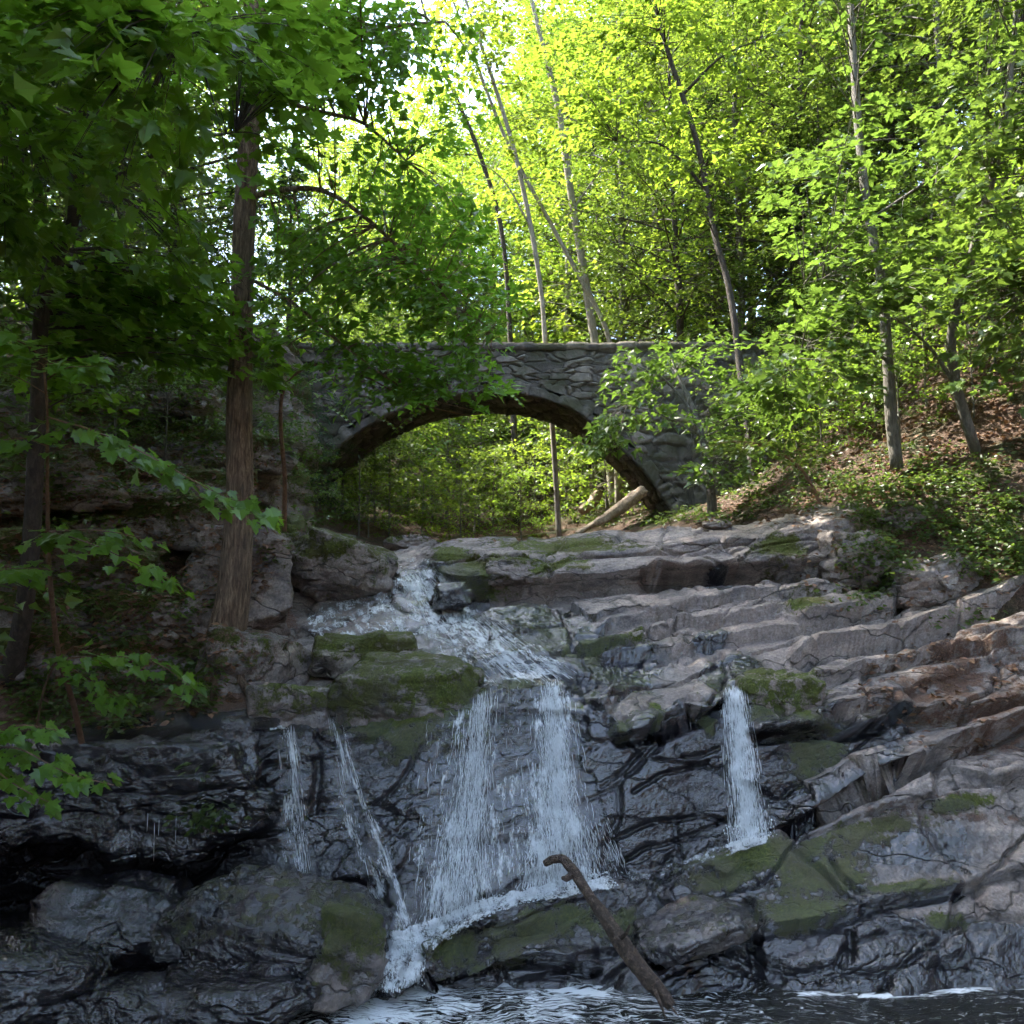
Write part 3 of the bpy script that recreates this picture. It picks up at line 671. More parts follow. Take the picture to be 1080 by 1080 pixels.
# ------------------------------------------------------------------ water
px_ = np.concatenate([np.arange(-14, -4, .4), np.arange(-4, 5, .05), np.arange(5, 16, .4)]); py_ = np.concatenate([np.arange(-30, 5, 1.0), np.arange(5, 9.6, .04)])
PXm, PYm = np.meshgrid(px_, py_)
W3 = np.stack([PXm, PYm, 0 * PXm], -1)
W3[..., 2] = .010 * fbm(W3 * np.array([2, 5, 1]), 4, 81) + .004 * fbm(W3 * np.array([8, 20, 1]), 3, 82)
qx, qy = proj(W3)
def soft_line(pts, w):
    pts = np.array(pts, float); b = np.full(qx.shape, 1e9)
    for a, c in zip(pts[:-1], pts[1:]):
        d = c - a; t_ = np.clip(((qx - a[0]) * d[0] + (qy - a[1]) * d[1]) / (d @ d), 0, 1)
        b = np.minimum(b, np.hypot(qx - a[0] - t_ * d[0], (qy - a[1] - t_ * d[1])))
    return 1 - sstep(w * .3, w, b)
foam = np.maximum.reduce([soft_line([(400, 1040), (430, 1040), (420, 1060), (380, 1075)], 46) * .62, soft_line([(190, 1078), (300, 1062), (390, 1047)], 5) * 1.0, soft_line([(500, 1037), (560, 1040), (635, 1048)], 4),
    soft_line([(845, 1048), (920, 1050), (985, 1049)], 3.5) * .7, soft_line([(985, 1046), (1080, 1041)], 3.5) * .7, (.42) * sstep(0, 1, 1 - np.abs(qx - 520) / 420)]) * (.6 + .4 * sstep(-.3, .2, fbm(W3 * 5, 3, 84)))
link('pool_water', make_mesh('pool_water', W3.reshape(-1, 3), grid_faces(*qx.shape), POOL, True, {'foam': foam.ravel()}), kind='structure')

def sheet(name, top, bot, nu, nv, off, dens, seed, side=None, tone=None):
    """a skin of water over the rock between two polylines (pixels), pushed off the rock by off metres"""
    top = resample(np.c_[np.array(top, float), np.zeros(len(top))], nu)[:, :2]; bot = resample(np.c_[np.array(bot, float), np.zeros(len(bot))], nu)[:, :2]
    Gs = np.zeros((nv, nu, 3)); last = None
    for i in range(nv):
        f = i / (nv - 1)
        for j in range(nu):
            p = top[j] * (1 - f) + bot[j] * f
            h = hit(p[0], p[1], 0.0)
            if h is None: h = last
            last = h; Gs[i, j] = h
    # water bridges the small steps of the rock
    cam = np.array([0, 0, CAMZ])
    dist = np.linalg.norm(Gs - cam, axis=-1)
    dm = dist.copy()
    for _ in range(10):
        dm[1:-1] = (dm[:-2] + 2 * dm[1:-1] + dm[2:]) / 4; dm[:, 1:-1] = (dm[:, :-2] + 2 * dm[:, 1:-1] + dm[:, 2:]) / 4
        dm = np.minimum(dm, dist)
    Gs = cam + (Gs - cam) * ((dm - off) / dist)[..., None]
    if name == 'cascade': Gs += .07 * fbm(Gs * 5, 4, seed, .6)[..., None] * np.array([0, -.5, .9])
    if name == 'foam': Gs += .05 * fbm(Gs * 11, 4, seed, .65)[..., None] * np.array([0, -.6, .8])
    Gs += .02 * fbm(Gs * np.array([9, 9, 3]), 3, seed)[..., None] * np.array([0, -1, .2])
    du = np.linalg.norm(np.diff(Gs, axis=1), axis=-1).mean(0); dv = np.linalg.norm(np.diff(Gs, axis=0), axis=-1).mean(1)
    u = np.r_[0, np.cumsum(du)]; v = np.r_[0, np.cumsum(dv)]
    U, Vv = np.meshgrid(u, v)
    fl = np.stack([U, Vv, np.full_like(U, seed * 1.7)], -1)
    s_, r_ = np.meshgrid(np.linspace(0, 1, nu), np.linspace(0, 1, nv))
    sw = s_ + .05 * vnoise(np.stack([r_ * 9, s_ * 0 + seed, s_ * 2], -1), seed) * (nu > 20) + .03 * vnoise(np.stack([r_ * 30, s_ * 0 + seed, s_ * 6], -1), seed + 1)
    dn = dens(np.clip(sw, 0, 1), r_) * np.clip(np.minimum(s_, 1 - s_) * 12, 0, 1) * np.clip(np.minimum(r_ + .02, 1.02 - r_) * 14, 0, 1)
    return link(name, make_mesh(name, Gs.reshape(-1, 3), grid_faces(nv, nu), FOAM if name == 'waterfall' else CHURN, True, {'flow': fl.reshape(-1, 3), 'dens': dn.ravel()}), kind='structure')
def bumpf(x, c, w): return np.exp(-((x - c) / w) ** 2)
# main fall: left stream and right stream with a thin veil between
sheet('waterfall', [(446, 754), (480, 742), (520, 724), (560, 717), (614, 718)], [(405, 990), (470, 970), (530, 952), (590, 938), (642, 926)], 96, 110, .03,
      lambda s, r: np.clip(.26 + .26 * bumpf(s, .36 - .08 * r, .13 + .08 * r) + .38 * bumpf(s, .83 - .06 * r, .11 + .08 * r) + .16 * r * bumpf(s, .55, .35), 0, .78), 1)
sheet('waterfall', [(750, 727), (775, 722), (795, 725)], [(760, 896), (790, 889), (824, 879)], 40, 70, .04, lambda s, r: .78 * bumpf(s, .5, .33), 2)
sheet('waterfall', [(335, 752), (350, 750), (366, 770)], [(366, 975), (410, 985), (445, 990)], 40, 80, .02, lambda s, r: .30 + .30 * bumpf(s, .25 + .25 * r + .12 * np.sin(r * 11), .14) + .30 * bumpf(s, .78 - .12 * np.sin(r * 7), .12), 3)
sheet('waterfall', [(292, 765), (312, 764)], [(290, 960), (345, 975)], 26, 70, .02, lambda s, r: .30 + .30 * bumpf(s, .55 + .2 * np.sin(r * 9), .22) * (1 - .3 * r), 4)
# upper cascade
sheet('cascade', [(385, 624), (425, 606), (466, 596)], [(410, 674), (470, 672), (528, 652)], 70, 60, .03, lambda s, r: .40 + .34 * bumpf(s, .6, .28) , 5)
sheet('cascade', [(432, 664), (480, 648), (535, 648)], [(490, 726), (560, 718), (622, 712)], 70, 50, .03, lambda s, r: .44 + .28 * bumpf(s, .35 + .3 * r, .3), 6)
sheet('cascade', [(318, 655), (350, 630), (400, 612)], [(322, 672), (380, 672), (440, 665)], 60, 30, .06, lambda s, r: .60 + .10 * np.sin(r * 20 + s * 5), 7)
sheet('cascade', [(302, 680), (318, 678)], [(305, 724), (335, 722)], 24, 30, .02, lambda s, r: .5 + 0 * s, 8)
sheet('cascade', [(425, 590), (450, 588), (470, 588)], [(405, 612), (430, 606), (460, 604)], 24, 24, .02, lambda s, r: .45 + 0 * s, 9)
# foam running along the crevice below the falls and down the chute
sheet('foam', [(560, 940), (600, 930), (650, 922)], [(565, 951), (610, 945), (655, 936)], 30, 10, .04, lambda s, r: .75 + 0 * s, 10)
sheet('foam', [(398, 985), (440, 974), (500, 952), (560, 936), (600, 930)], [(404, 1012), (450, 1004), (503, 972), (560, 951), (606, 943)], 70, 24, .05, lambda s, r: .86 - .22 * r + 0 * s, 11)
sheet('foam', [(392, 990), (420, 990), (452, 990)], [(394, 1046), (422, 1046), (446, 1040)], 30, 34, .05, lambda s, r: .84 - .1 * r + 0 * s, 12)
sheet('foam', [(655, 922), (700, 912), (770, 888), (818, 872)], [(658, 932), (700, 924), (770, 902), (822, 884)], 50, 8, .04, lambda s, r: .50 + .25 * (s > .7), 13)
sheet('foam', [(282, 765), (300, 763)], [(284, 769), (305, 769)], 12, 6, .03, lambda s, r: .6 + 0 * s, 14)

# flying strands and drops of white water
rs = np.random.default_rng(7)
def strands(name, top, bot, n, wfun, off, lmin, lmax, wid, seed, label=None):
    rg = np.random.default_rng(seed); top = np.array(top, float); bot = np.array(bot, float)
    tp = resample(np.c_[top, np.zeros(len(top))], 50)[:, :2]; bt = resample(np.c_[bot, np.zeros(len(bot))], 50)[:, :2]
    mb = MB(); cam = np.array([0, 0, CAMZ]); k = 0; tries = 0
    while k < n and tries < n * 30:
        tries += 1
        s = rg.random(); r = rg.random()
        if rg.random() > wfun(s, r): continue
        k += 1
        L = rg.uniform(lmin, lmax); m = 5
        ii = s * 49; pts = []
        for q in range(m):
            rr = min(r + L * q / (m - 1), 1.02)
            a = np.array([np.interp(ii, np.arange(50), tp[:, 0]), np.interp(ii, np.arange(50), tp[:, 1])]); b = np.array([np.interp(ii, np.arange(50), bt[:, 0]), np.interp(ii, np.arange(50), bt[:, 1])])
            ii = np.clip(ii + rg.normal(0, .16), 0, 49)
            p = a * (1 - rr) + b * rr
            h = hit(p[0], p[1], 0.0)
            if h is None: break
            pts.append(h)
        if len(pts) < m: continue
        pts = np.array(pts); o = rg.uniform(*off)
        dist = np.linalg.norm(pts - cam, axis=1); dmn = np.minimum(dist, dist.mean())
        pts = cam + (pts - cam) * ((dmn - o) / dist)[:, None]
        w = wid * rg.uniform(.4, 1.3)
        mb.tube(pts, w * np.array([.25, 1, .8, 1, .2]), 5)
    return link(name, mb.mesh(name, SPRAY), kind='structure')
strands('falling_water', [(452, 752), (480, 742), (520, 724), (560, 717), (604, 714)], [(418, 985), (470, 968), (530, 950), (588, 938), (638, 926)], 4200,
        lambda s, r: .012 + .9 * bumpf(s, .38 - .10 * r, .05 + .07 * r) + 1.1 * bumpf(s, .85 - .07 * r, .04 + .08 * r), (.02, .11), .015, .09, .0019, 91)
strands('falling_water', [(757, 727), (775, 722), (788, 725)], [(768, 894), (790, 888), (816, 880)], 1420, lambda s, r: .05 + .95 * bumpf(s, .5, .25), (.03, .09), .02, .12, .0020, 92)
strands('falling_water', [(335, 752), (350, 750), (366, 770)], [(366, 975), (410, 985), (445, 990)], 130, lambda s, r: bumpf(s, .25 + .25 * r + .12 * np.sin(r * 11), .06) + .9 * bumpf(s, .78 - .12 * np.sin(r * 7), .06), (.012, .03), .02, .1, .0014, 93)
strands('falling_water', [(292, 765), (312, 764)], [(290, 960), (345, 975)], 240, lambda s, r: bumpf(s, .7 - .1 * r, .16) * (1 - .5 * r), (.012, .03), .02, .1, .0014, 94)
strands('falling_water', [(425, 610), (460, 598)], [(452, 665), (500, 655)], 140, lambda s, r: .8, (.02, .06), .05, .25, .0024, 95)
strands('falling_water', [(450, 650), (520, 650)], [(520, 722), (605, 714)], 160, lambda s, r: .8, (.02, .06), .05, .25, .0024, 96)
strands('splashing_foam', [(394, 985), (440, 974), (500, 950), (560, 935), (640, 918)], [(404, 1010), (450, 1004), (503, 972), (560, 951), (652, 934)], 900, lambda s, r: .8, (.02, .10), .02, .12, .0042, 97)
strands('splashing_foam', [(392, 990), (420, 990), (452, 990)], [(392, 1044), (422, 1046), (448, 1040)], 420, lambda s, r: .8, (.03, .12), .02, .1, .0042, 98)
strands('splashing_foam', [(560, 890), (600, 870), (640, 860)], [(540, 945), (600, 935), (665, 920)], 420, lambda s, r: .5 + .5 * r, (.02, .08), .03, .22, .0022, 99)
strands('splashing_foam', [(762, 870), (790, 868), (818, 862)], [(766, 896), (790, 890), (820, 880)], 160, lambda s, r: .8, (.05, .2), .03, .15, .004, 100)
# drips from the overhang at left
mb = MB()
for px in (156, 163, 168, 178, 186):
    yy_ = 7.66 + (px * 5 % 7) * .02; t0 = at(px, 858 + (px * 7) % 13, yy_); t1 = at(px - 1, 868 + (px * 29) % 43, yy_)
    mb.tube(np.linspace(t0, t1, 6), [.0008, .0018, .0008, .0016, .0006, .0013], 5)
link('dripping_water', mb.mesh('dripping_water', SPRAY), kind='structure')
# ------------------------------------------------------------------ stone arch bridge
YB = 20.0; BW = 2.3
arc_px = [(300, 560), (322, 503), (345, 483), (370, 462), (400, 443), (440, 426), (480, 417), (520, 414), (560, 418), (590, 427), (615, 440), (650, 469), (680, 500), (700, 528), (714, 552), (722, 600)]
arc = at([p[0] for p in arc_px], [p[1] for p in arc_px], YB)
arc = resample(arc, 260)
ZTOP = float(at(540, 368, YB)[2])
ax, az = arc[:, 0], arc[:, 2]
# outward normals of the arc in the xz plane
tn = np.gradient(arc, axis=0); nrm = np.stack([-tn[:, 2], 0 * tn[:, 0], tn[:, 0]], -1); nrm /= np.linalg.norm(nrm, axis=1, keepdims=True)
s_arc = np.r_[0, np.cumsum(np.linalg.norm(np.diff(arc, axis=0), axis=1))]
RING = .26
bridge = link('stone_bridge', None, label='old rubble-stone arch bridge spanning the stream', category='bridge', kind='thing')
bridge.location = (float(ax.mean()), YB, 0)
def bpart(name, V, Fq, mat, attrs):
    V = np.asarray(V, float).reshape(-1, 3) - np.array(bridge.location)
    return link(name, make_mesh(name, V, Fq, mat, True, attrs), bridge)
def stones2d(U, Vv, su, sv, seed, warp=.12):
    """rubble: cells in (u, v); returns proud height, joint mask, random"""
    P = np.stack([U / su, Vv / sv, np.zeros_like(U)], -1)
    P = P + warp * np.stack([fbm(P * 1.3, 3, seed + 5), fbm(P * 1.3, 3, seed + 6), 0 * U], -1) * 2
    P[..., 2] = .5
    F1, F2, H = worley(P * np.array([1, 1, 0]) + np.array([0, 0, .5]), seed)
    e = F2 - F1
    return sstep(0, .16, e), 1 - sstep(.02, .10, e), H
# front and back walls
xs = np.arange(-9.5, 11.5, .03)
def wall_bottom(x):
    inner = np.interp(x, ax, az)   # arc is single valued in x apart from the short feet
    inside = (x > ax[0]) & (x < ax[-1])
    return np.where(inside, inner, ground(x, np.full_like(x, YB), False) - 1.2)
def wall(name, y, sgn, seed):
    nv = 110
    # bottom follows the ring's outer edge
    ro = arc + nrm * RING * .9
    bz = np.where((xs > ro[0, 0]) & (xs < ro[-1, 0]), np.interp(xs, ro[:, 0], ro[:, 2]), ground(xs, np.full_like(xs, YB), False) - 1.5)
    bz = np.minimum(bz, ZTOP - .1)
    f = np.linspace(0, 1, nv)[:, None]
    Zz = bz[None] * (1 - f) + ZTOP * f; Xx = np.broadcast_to(xs, Zz.shape)
    big = fbm(np.stack([Xx * .5, Zz * .5, 0 * Xx], -1), 3, seed)
    ha, ja, ra = stones2d(Xx, Zz, .44, .15, seed, .14); hb_, jb, rb = stones2d(Xx, Zz, .62, .30, seed + 9, .16)
    sel = fbm(np.stack([Xx * .8, Zz * 1.5, 0 * Xx], -1), 2, seed + 3) - .22 * sstep(.55, 1.2, ZTOP - Zz) + .12 < 0
    h1 = np.where(sel, hb_, ha); j1 = np.where(sel, jb, ja); r1 = np.where(sel, rb, ra)
    h = .06 * h1 + .07 * (r1 - .5) * h1 + .05 * big
    Yy = y - sgn * (h) + sgn * .02
    Vv = np.stack([Xx, Yy + 0 * Xx, Zz], -1)
    fq = grid_faces(nv, len(xs))
    if sgn < 0: fq = fq[:, ::-1]
    return bpart(name, Vv, fq, STONE, {'rnd': np.clip(r1 + .25 * big, 0, 1).ravel(), 'joint': j1.ravel()})
wall('front_wall', YB, 1, 301); wall('back_wall', YB + BW, -1, 341)
# arch ring: radial voussoirs on the front face
def ring(name, y, sgn, seed):
    nr_ = 16; rr = np.linspace(-.0, RING, nr_)
    Pp = arc[None] + nrm[None] * rr[:, None, None]
    vw = .19; k = np.floor(s_arc / vw + .3 * np.sin(s_arc * 1.7)); fr = s_arc / vw + .3 * np.sin(s_arc * 1.7) - k
    H = _hash(k.astype(int), k.astype(int) * 0, k.astype(int) * 0, seed)
    prof = sstep(0, .12, fr) * (1 - sstep(.88, 1, fr))
    pr = prof[None] * sstep(-.01, .05, rr[:, None]) * sstep(-.01, .06, RING - rr[:, None] + .0)
    Yy = y - sgn * (.0 + .05 * pr + .05 * (H[None] - .5) * pr + .02 * fbm(Pp * 6, 3, seed))
    Pp = Pp.copy(); Pp[..., 1] = Yy; Pp += nrm[None] * ((H - .5) * .16)[None, :, None] * (rr[:, None, None] / RING)
    Pp[0, :, 1] = y + sgn * .05
    Pp[-1, :, 1] = y + sgn * .10
    return bpart(name, Pp, grid_faces(nr_, len(arc)), STONE, {'rnd': np.broadcast_to(H * .7 + .0, Pp.shape[:2]).ravel(), 'joint': np.broadcast_to((1 - prof)[None], Pp.shape[:2]).ravel()})
ring('arch_ring', YB, 1, 311); ring('arch_ring', YB + BW, -1, 351)
# underside
ny = 80; yy = np.linspace(YB + .03, YB + BW - .03, ny)
a2 = resample(arc, 420); tn2 = np.gradient(a2, axis=0); n2 = np.stack([-tn2[:, 2], 0 * tn2[:, 0], tn2[:, 0]], -1); n2 /= np.linalg.norm(n2, axis=1, keepdims=True)
s2 = np.r_[0, np.cumsum(np.linalg.norm(np.diff(a2, axis=0), axis=1))]
Sg, Yg = np.meshgrid(s2, yy)
h1, j1, r1 = stones2d(Yg * 1.0, Sg, .5, .24, 321)
Pp = np.broadcast_to(a2[None], (ny, len(a2), 3)).copy(); Pp[..., 1] = Yg
Pp += n2[None] * (.0 + .05 * (1 - h1) + .05 * (r1 - .5))[..., None]
bpart('arch_soffit', Pp, grid_faces(ny, len(a2)), STONE_SHADED, {'rnd': r1.ravel(), 'joint': j1.ravel()})
# deck and coping
ys = np.linspace(YB - .10, YB + BW + .10, 50); xd = np.arange(-9.5, 11.5, .05)
XD, YD = np.meshgrid(xd, ys)
h1, j1, r1 = stones2d(XD, YD, .6, .5, 331)
ZD = ZTOP + .10 + .03 * h1 + .04 * (r1 - .5) + .03 * fbm(np.stack([XD, YD, 0 * XD], -1), 3, 332)
top = np.stack([XD, YD, ZD], -1)
fr = top[:1].copy(); fr = np.concatenate([fr - np.array([0, -.05, .16]), fr - np.array([0, .0, .13])]); bk = top[-1:].copy(); bk = np.concatenate([bk - np.array([0, 0, .13]), bk - np.array([0, .05, .16])])
cg = np.concatenate([fr, top, bk]); e = lambda a: np.concatenate([np.repeat(a[:1], 2, 0), a, np.repeat(a[-1:], 2, 0)])
bpart('coping', cg, grid_faces(*cg.shape[:2]), COPING, {'rnd': e(r1).ravel(), 'joint': e(j1).ravel()})
# ------------------------------------------------------------------ leaves
def tmpl(pts, tris, fold=.22, droop=.12):
    p = np.array(pts, float); z = fold * np.abs(p[:, 0]) - droop * p[:, 1] ** 2
    return np.c_[p, z], np.array(tris)
_h = [(.30, -.04), (.22, .12), (.50, .26), (.38, .38), (.52, .56), (.24, .50), (.20, .72)]
_out = [(0, .0)] + _h + [(0, 1.0)] + [(-x, y) for x, y in _h[::-1]]
T_MAPLE = tmpl([(0, .34)] + _out, [(0, 1 + i, 1 + (i + 1) % len(_out)) for i in range(len(_out))])
T_MID = tmpl([(0, 0), (.42, .22), (.20, .46), (0, 1), (-.20, .46), (-.42, .22)], [(0, 1, 2), (0, 2, 3), (0, 3, 4), (0, 4, 5)])
T_OVAL = tmpl([(0, 0), (.28, .45), (0, 1), (-.28, .45)], [(0, 1, 2), (0, 2, 3)])
T_NARROW = tmpl([(0, 0), (.14, .5), (0, 1), (-.14, .5)], [(0, 1, 2), (0, 2, 3)], .1, .2)
def leaves(pos, d, n, size, tm, rnd):
    V, T = tm
    d = d / (np.linalg.norm(d, axis=1, keepdims=True) + 1e-9)
    x = np.cross(d, n); x /= np.linalg.norm(x, axis=1, keepdims=True) + 1e-9
    n = np.cross(x, d)
    W = pos[:, None] + size[:, None, None] * (V[None, :, 0, None] * x[:, None] + V[None, :, 1, None] * d[:, None] + V[None, :, 2, None] * n[:, None])
    k = len(V); TT = (T[None] + (np.arange(len(pos)) * k)[:, None, None]).reshape(-1, 3)
    return W.reshape(-1, 3), TT, np.repeat(rnd, k)

def frond(rg, p, d, L, nl, size, lat=.55, tilt=.35, jit=.35):
    """leaf positions along one twig: alternate, in a loose near-horizontal plane"""
    d = d / (np.linalg.norm(d) + 1e-9)
    side = np.cross(d, [0, 0, 1.0]); side /= np.linalg.norm(side) + 1e-9
    t = rg.random(nl) ** .8
    sg = np.where(rg.random(nl) < .5, -1, 1.0)
    off = rg.random(nl) * L * lat * (1.05 - t)
    pos = p + d * (t * L)[:, None] + side * (sg * off)[:, None]
    pos[:, 2] -= .35 * L * (t ** 2) * .5 + rg.normal(0, .02 + .05 * L, nl)
    dr = d + side * (sg * rg.uniform(.3, 1.3, nl))[:, None] + rg.normal(0, jit, (nl, 3)) - np.array([0, 0, .25])
    nn = np.array([0, 0, 1.0]) + rg.normal(0, tilt, (nl, 3))
    return pos, dr, nn, size * (.42 + 1.0 * rg.random(nl) ** 1.3)

class Crown:
    def __init__(s, tm): s.tm = tm; s.P = []; s.D = []; s.N = []; s.S = []; s.R = []; s.tw = MB()
    def add(s, f, rnd):
        s.P.append(f[0]); s.D.append(f[1]); s.N.append(f[2]); s.S.append(f[3]); s.R.append(rnd)
    def mesh(s, name, mat, origin=None):
        P = np.vstack(s.P)
        if origin is not None: P = P - origin
        V, T, A = leaves(P, np.vstack(s.D), np.vstack(s.N), np.concatenate(s.S), s.tm, np.clip(np.concatenate(s.R), 0, 1))
        return make_mesh(name, V, T, mat, False, {'rnd': A})
    def count(s): return sum(len(p) for p in s.P)

def curve_pts(a, d, L, n, rise, droop, rg, wob=.08):
    t = np.linspace(0, 1, n)[:, None]
    p = a + d * L * t + np.array([0, 0, 1.0]) * L * (rise * t - droop * t ** 2)
    w = np.cumsum(rg.normal(0, wob * L / n, (n, 3)), axis=0) * t
    return p + w

def grow(seed, H, r0, cb, R, nb, tm, leaf, nleaf, bark, lmat, shape='round', lean=(0, 0), rise=.55, droop=.5, name='tree', sub=4, wander=.02, r_exp=.8):
    rg = np.random.default_rng(seed)
    n = 14; t = np.linspace(0, 1, n)
    tr = np.stack([lean[0] * t ** 1.3 * H, lean[1] * t ** 1.3 * H, t * H], -1)
    tr[:, :2] += np.cumsum(rg.normal(0, wander * H / n * 2, (n, 2)), axis=0) * t[:, None] ** .5
    tr[0, 2] = -.5
    rad = r0 * (1 - t) ** r_exp + .012; rad[0] *= 1.35
    tk = MB(); tp = resample(tr, 30); rp = np.interp(np.linspace(0, 1, 30), t, rad)
    tk.tube(tp, rp * (1 + .06 * rg.normal(size=30)), 9)
    cr = Crown(tm)
    for i in range(nb):
        u = (i + rg.random()) / nb
        h = cb + (1 - cb) * u * .98
        a = tr[0] * 0 + np.array([np.interp(h, t, tr[:, k]) for k in range(3)])
        if shape == 'round': pr = .45 + .75 * math.sin(math.pi * min(1, u * .86 + .16)) ** .8
        elif shape == 'cone': pr = 1.08 - .95 * u
        else: pr = .35 + .8 * u if u < .75 else .95 - (u - .75) * 2
        L = R * pr * rg.uniform(.6, 1.15)
        az = i * 2.39996 + rg.normal(0, .35)
        el = rg.uniform(-.05, .35) + .5 * u
        d = np.array([math.cos(az) * math.cos(el), math.sin(az) * math.cos(el), math.sin(el)])
        bp_ = curve_pts(a, d, L, 8, rise * .35, droop * .45, rg)
        rb = max(.010, .33 * np.interp(h, t, rad)) * np.linspace(1, .18, 8)
        tk.tube(bp_, rb, 5)
        ends = [(bp_[k], bp_[min(k + 1, 7)] - bp_[k - 1]) for k in (3, 5, 6, 7)]
        tone = rg.uniform(.1, .9)
        for q in range(sub):
            k = rg.integers(2, 7); dd = bp_[k + 1] - bp_[k]; dd /= np.linalg.norm(dd)
            sd = np.cross(dd, [0, 0, 1.0]) * (1 if q % 2 else -1)
            d2 = dd * .6 + sd * rg.uniform(.5, 1.0) + rg.normal(0, .15, 3); d2 /= np.linalg.norm(d2)
            L2 = L * rg.uniform(.22, .45)
            sp_ = curve_pts(bp_[k], d2, L2, 5, rise * .2, droop * .4, rg)
            tk.tube(sp_, np.linspace(.45, .2, 5) * rb[k] + .002, 4)
            ends += [(sp_[2], d2), (sp_[4], d2)]
        per = max(3, int(nleaf / (nb * len(ends))))
        for (p, dd) in ends:
            dd = dd / (np.linalg.norm(dd) + 1e-9) + rg.normal(0, .25, 3)
            cr.add(frond(rg, p - dd * .1, dd, max(.35, min(.9, L * .32)), per, leaf), tone + rg.normal(0, .16, per))
    return tk.mesh(name + '_trunk', bark), cr.mesh(name + '_crown', lmat)

def tree_obj(proto, loc, rot, sc, label, cat='tree', group=None, name='tree', tilt=(0, 0)):
    r = link(name, None, kind='thing', label=label, category=cat)
    if group: r['group'] = group
    r.location = loc; r.rotation_euler = (tilt[0], tilt[1], rot); r.scale = (sc, sc, sc)
    link('trunk', proto[0], r); link('crown', proto[1], r)
    return r

PA1 = grow(1, 9, .09, .14, 3.0, 46, T_MID, .135, 8500, BARK_GREY, LEAF_MID)
PA2 = grow(2, 8, .07, .10, 2.8, 42, T_MID, .13, 7500, BARK_DARK, LEAF_MID, shape='up')
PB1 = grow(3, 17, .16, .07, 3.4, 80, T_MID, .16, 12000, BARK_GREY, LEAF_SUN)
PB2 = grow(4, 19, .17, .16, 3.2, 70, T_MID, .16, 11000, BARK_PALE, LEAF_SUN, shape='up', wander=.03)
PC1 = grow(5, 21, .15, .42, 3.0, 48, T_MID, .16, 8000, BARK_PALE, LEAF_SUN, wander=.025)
PD1 = grow(6, 14, .13, .08, 2.6, 90, T_NARROW, .15, 20000, BARK_DARK, LEAF_DARK, shape='cone', rise=.1, droop=.7)
PE1 = grow(7, 3.4, .028, .12, 1.5, 24, T_MID, .12, 1900, BARK_GREY, LEAF_MID, sub=3)
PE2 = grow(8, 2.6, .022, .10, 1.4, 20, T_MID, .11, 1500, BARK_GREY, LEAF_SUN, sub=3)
PF1 = grow(9, 15, .15, .16, 3.6, 64, T_MID, .15, 12500, BARK_DARK, LEAF_MID, wander=.03)
rgT = np.random.default_rng(100)
def gpx(px, Y): return (px - 540) / F * Y * 1.0
def place(proto, px, Y, sc, label, group=None, name='tree', cat='tree', tilt=(0, 0), sink=.1, rot=None):
    x = (px - 540) / F * Y
    z = float(ground(x, Y)) - sink
    return tree_obj(proto, (x, Y, z), rgT.uniform(0, 6.28) if rot is None else rot, sc, label, cat, group, name, tilt)

# centre: the far wood seen over the bridge and through the arch
G_FAR = 'sunlit trees of the far wood'
L_FAR = 'leafy sunlit tree in the bright wood beyond the bridge'
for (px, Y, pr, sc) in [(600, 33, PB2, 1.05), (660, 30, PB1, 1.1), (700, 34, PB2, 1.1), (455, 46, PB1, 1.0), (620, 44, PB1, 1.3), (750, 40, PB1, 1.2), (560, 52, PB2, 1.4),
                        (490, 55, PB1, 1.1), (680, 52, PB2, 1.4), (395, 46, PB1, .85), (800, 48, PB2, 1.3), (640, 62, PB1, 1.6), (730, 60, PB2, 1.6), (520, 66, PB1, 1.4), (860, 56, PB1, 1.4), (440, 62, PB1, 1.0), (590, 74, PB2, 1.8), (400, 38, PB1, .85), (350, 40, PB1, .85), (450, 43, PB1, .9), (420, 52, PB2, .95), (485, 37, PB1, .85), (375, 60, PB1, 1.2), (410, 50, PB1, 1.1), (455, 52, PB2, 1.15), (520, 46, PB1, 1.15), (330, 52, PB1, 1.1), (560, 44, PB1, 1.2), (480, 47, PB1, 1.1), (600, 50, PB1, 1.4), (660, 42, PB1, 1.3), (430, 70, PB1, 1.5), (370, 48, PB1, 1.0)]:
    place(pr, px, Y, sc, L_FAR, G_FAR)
# understorey seen through the arch
for i, (px, Y, pr, sc) in enumerate([(360, 23.5, PE1, 1.1), (395, 25, PE2, 1.2), (350, 27, PE1, 1.6), (430, 27, PE1, 1.3), (470, 29, PE2, 1.6), (500, 26, PE2, .9), (540, 30, PE1, 1.3), (565, 27, PE2, .9), (600, 29, PE1, 1.3), (625, 26, PE2, 1.1), (650, 28, PE1, 1.4), (445, 32, PA1, .7), (520, 34, PA2, .8), (590, 35, PA1, .9), (390, 31, PA2, .8), (340, 34, PA1, .9), (640, 33, PA2, .9), (480, 37, PA1, 1.0), (560, 40, PA2, 1.1), (420, 38, PA2, 1.1), (680, 30, PA1, .8), (352, 22.8, PE2, .7), (388, 22.9, PE2, .6), (378, 21.8, PE1, .7), (345, 24, PE2, 1.0), (370, 24.5, PE2, 1.0), (410, 23.8, PE1, .9), (445, 25, PE2, .8), (485, 24, PE2, .7), (520, 25, PE1, .7), (550, 24, PE2, .7), (590, 25, PE2, .8), (640, 24, PE2, 1.0), (455, 28, PE2, 1.2), (505, 29, PE1, 1.1), (575, 31, PE1, 1.3), (615, 28, PE2, 1.2)]):
    place(pr, px, Y, sc, 'low leafy sapling in the wood seen through the arch', 'saplings seen through the arch', name='sapling', cat='sapling')
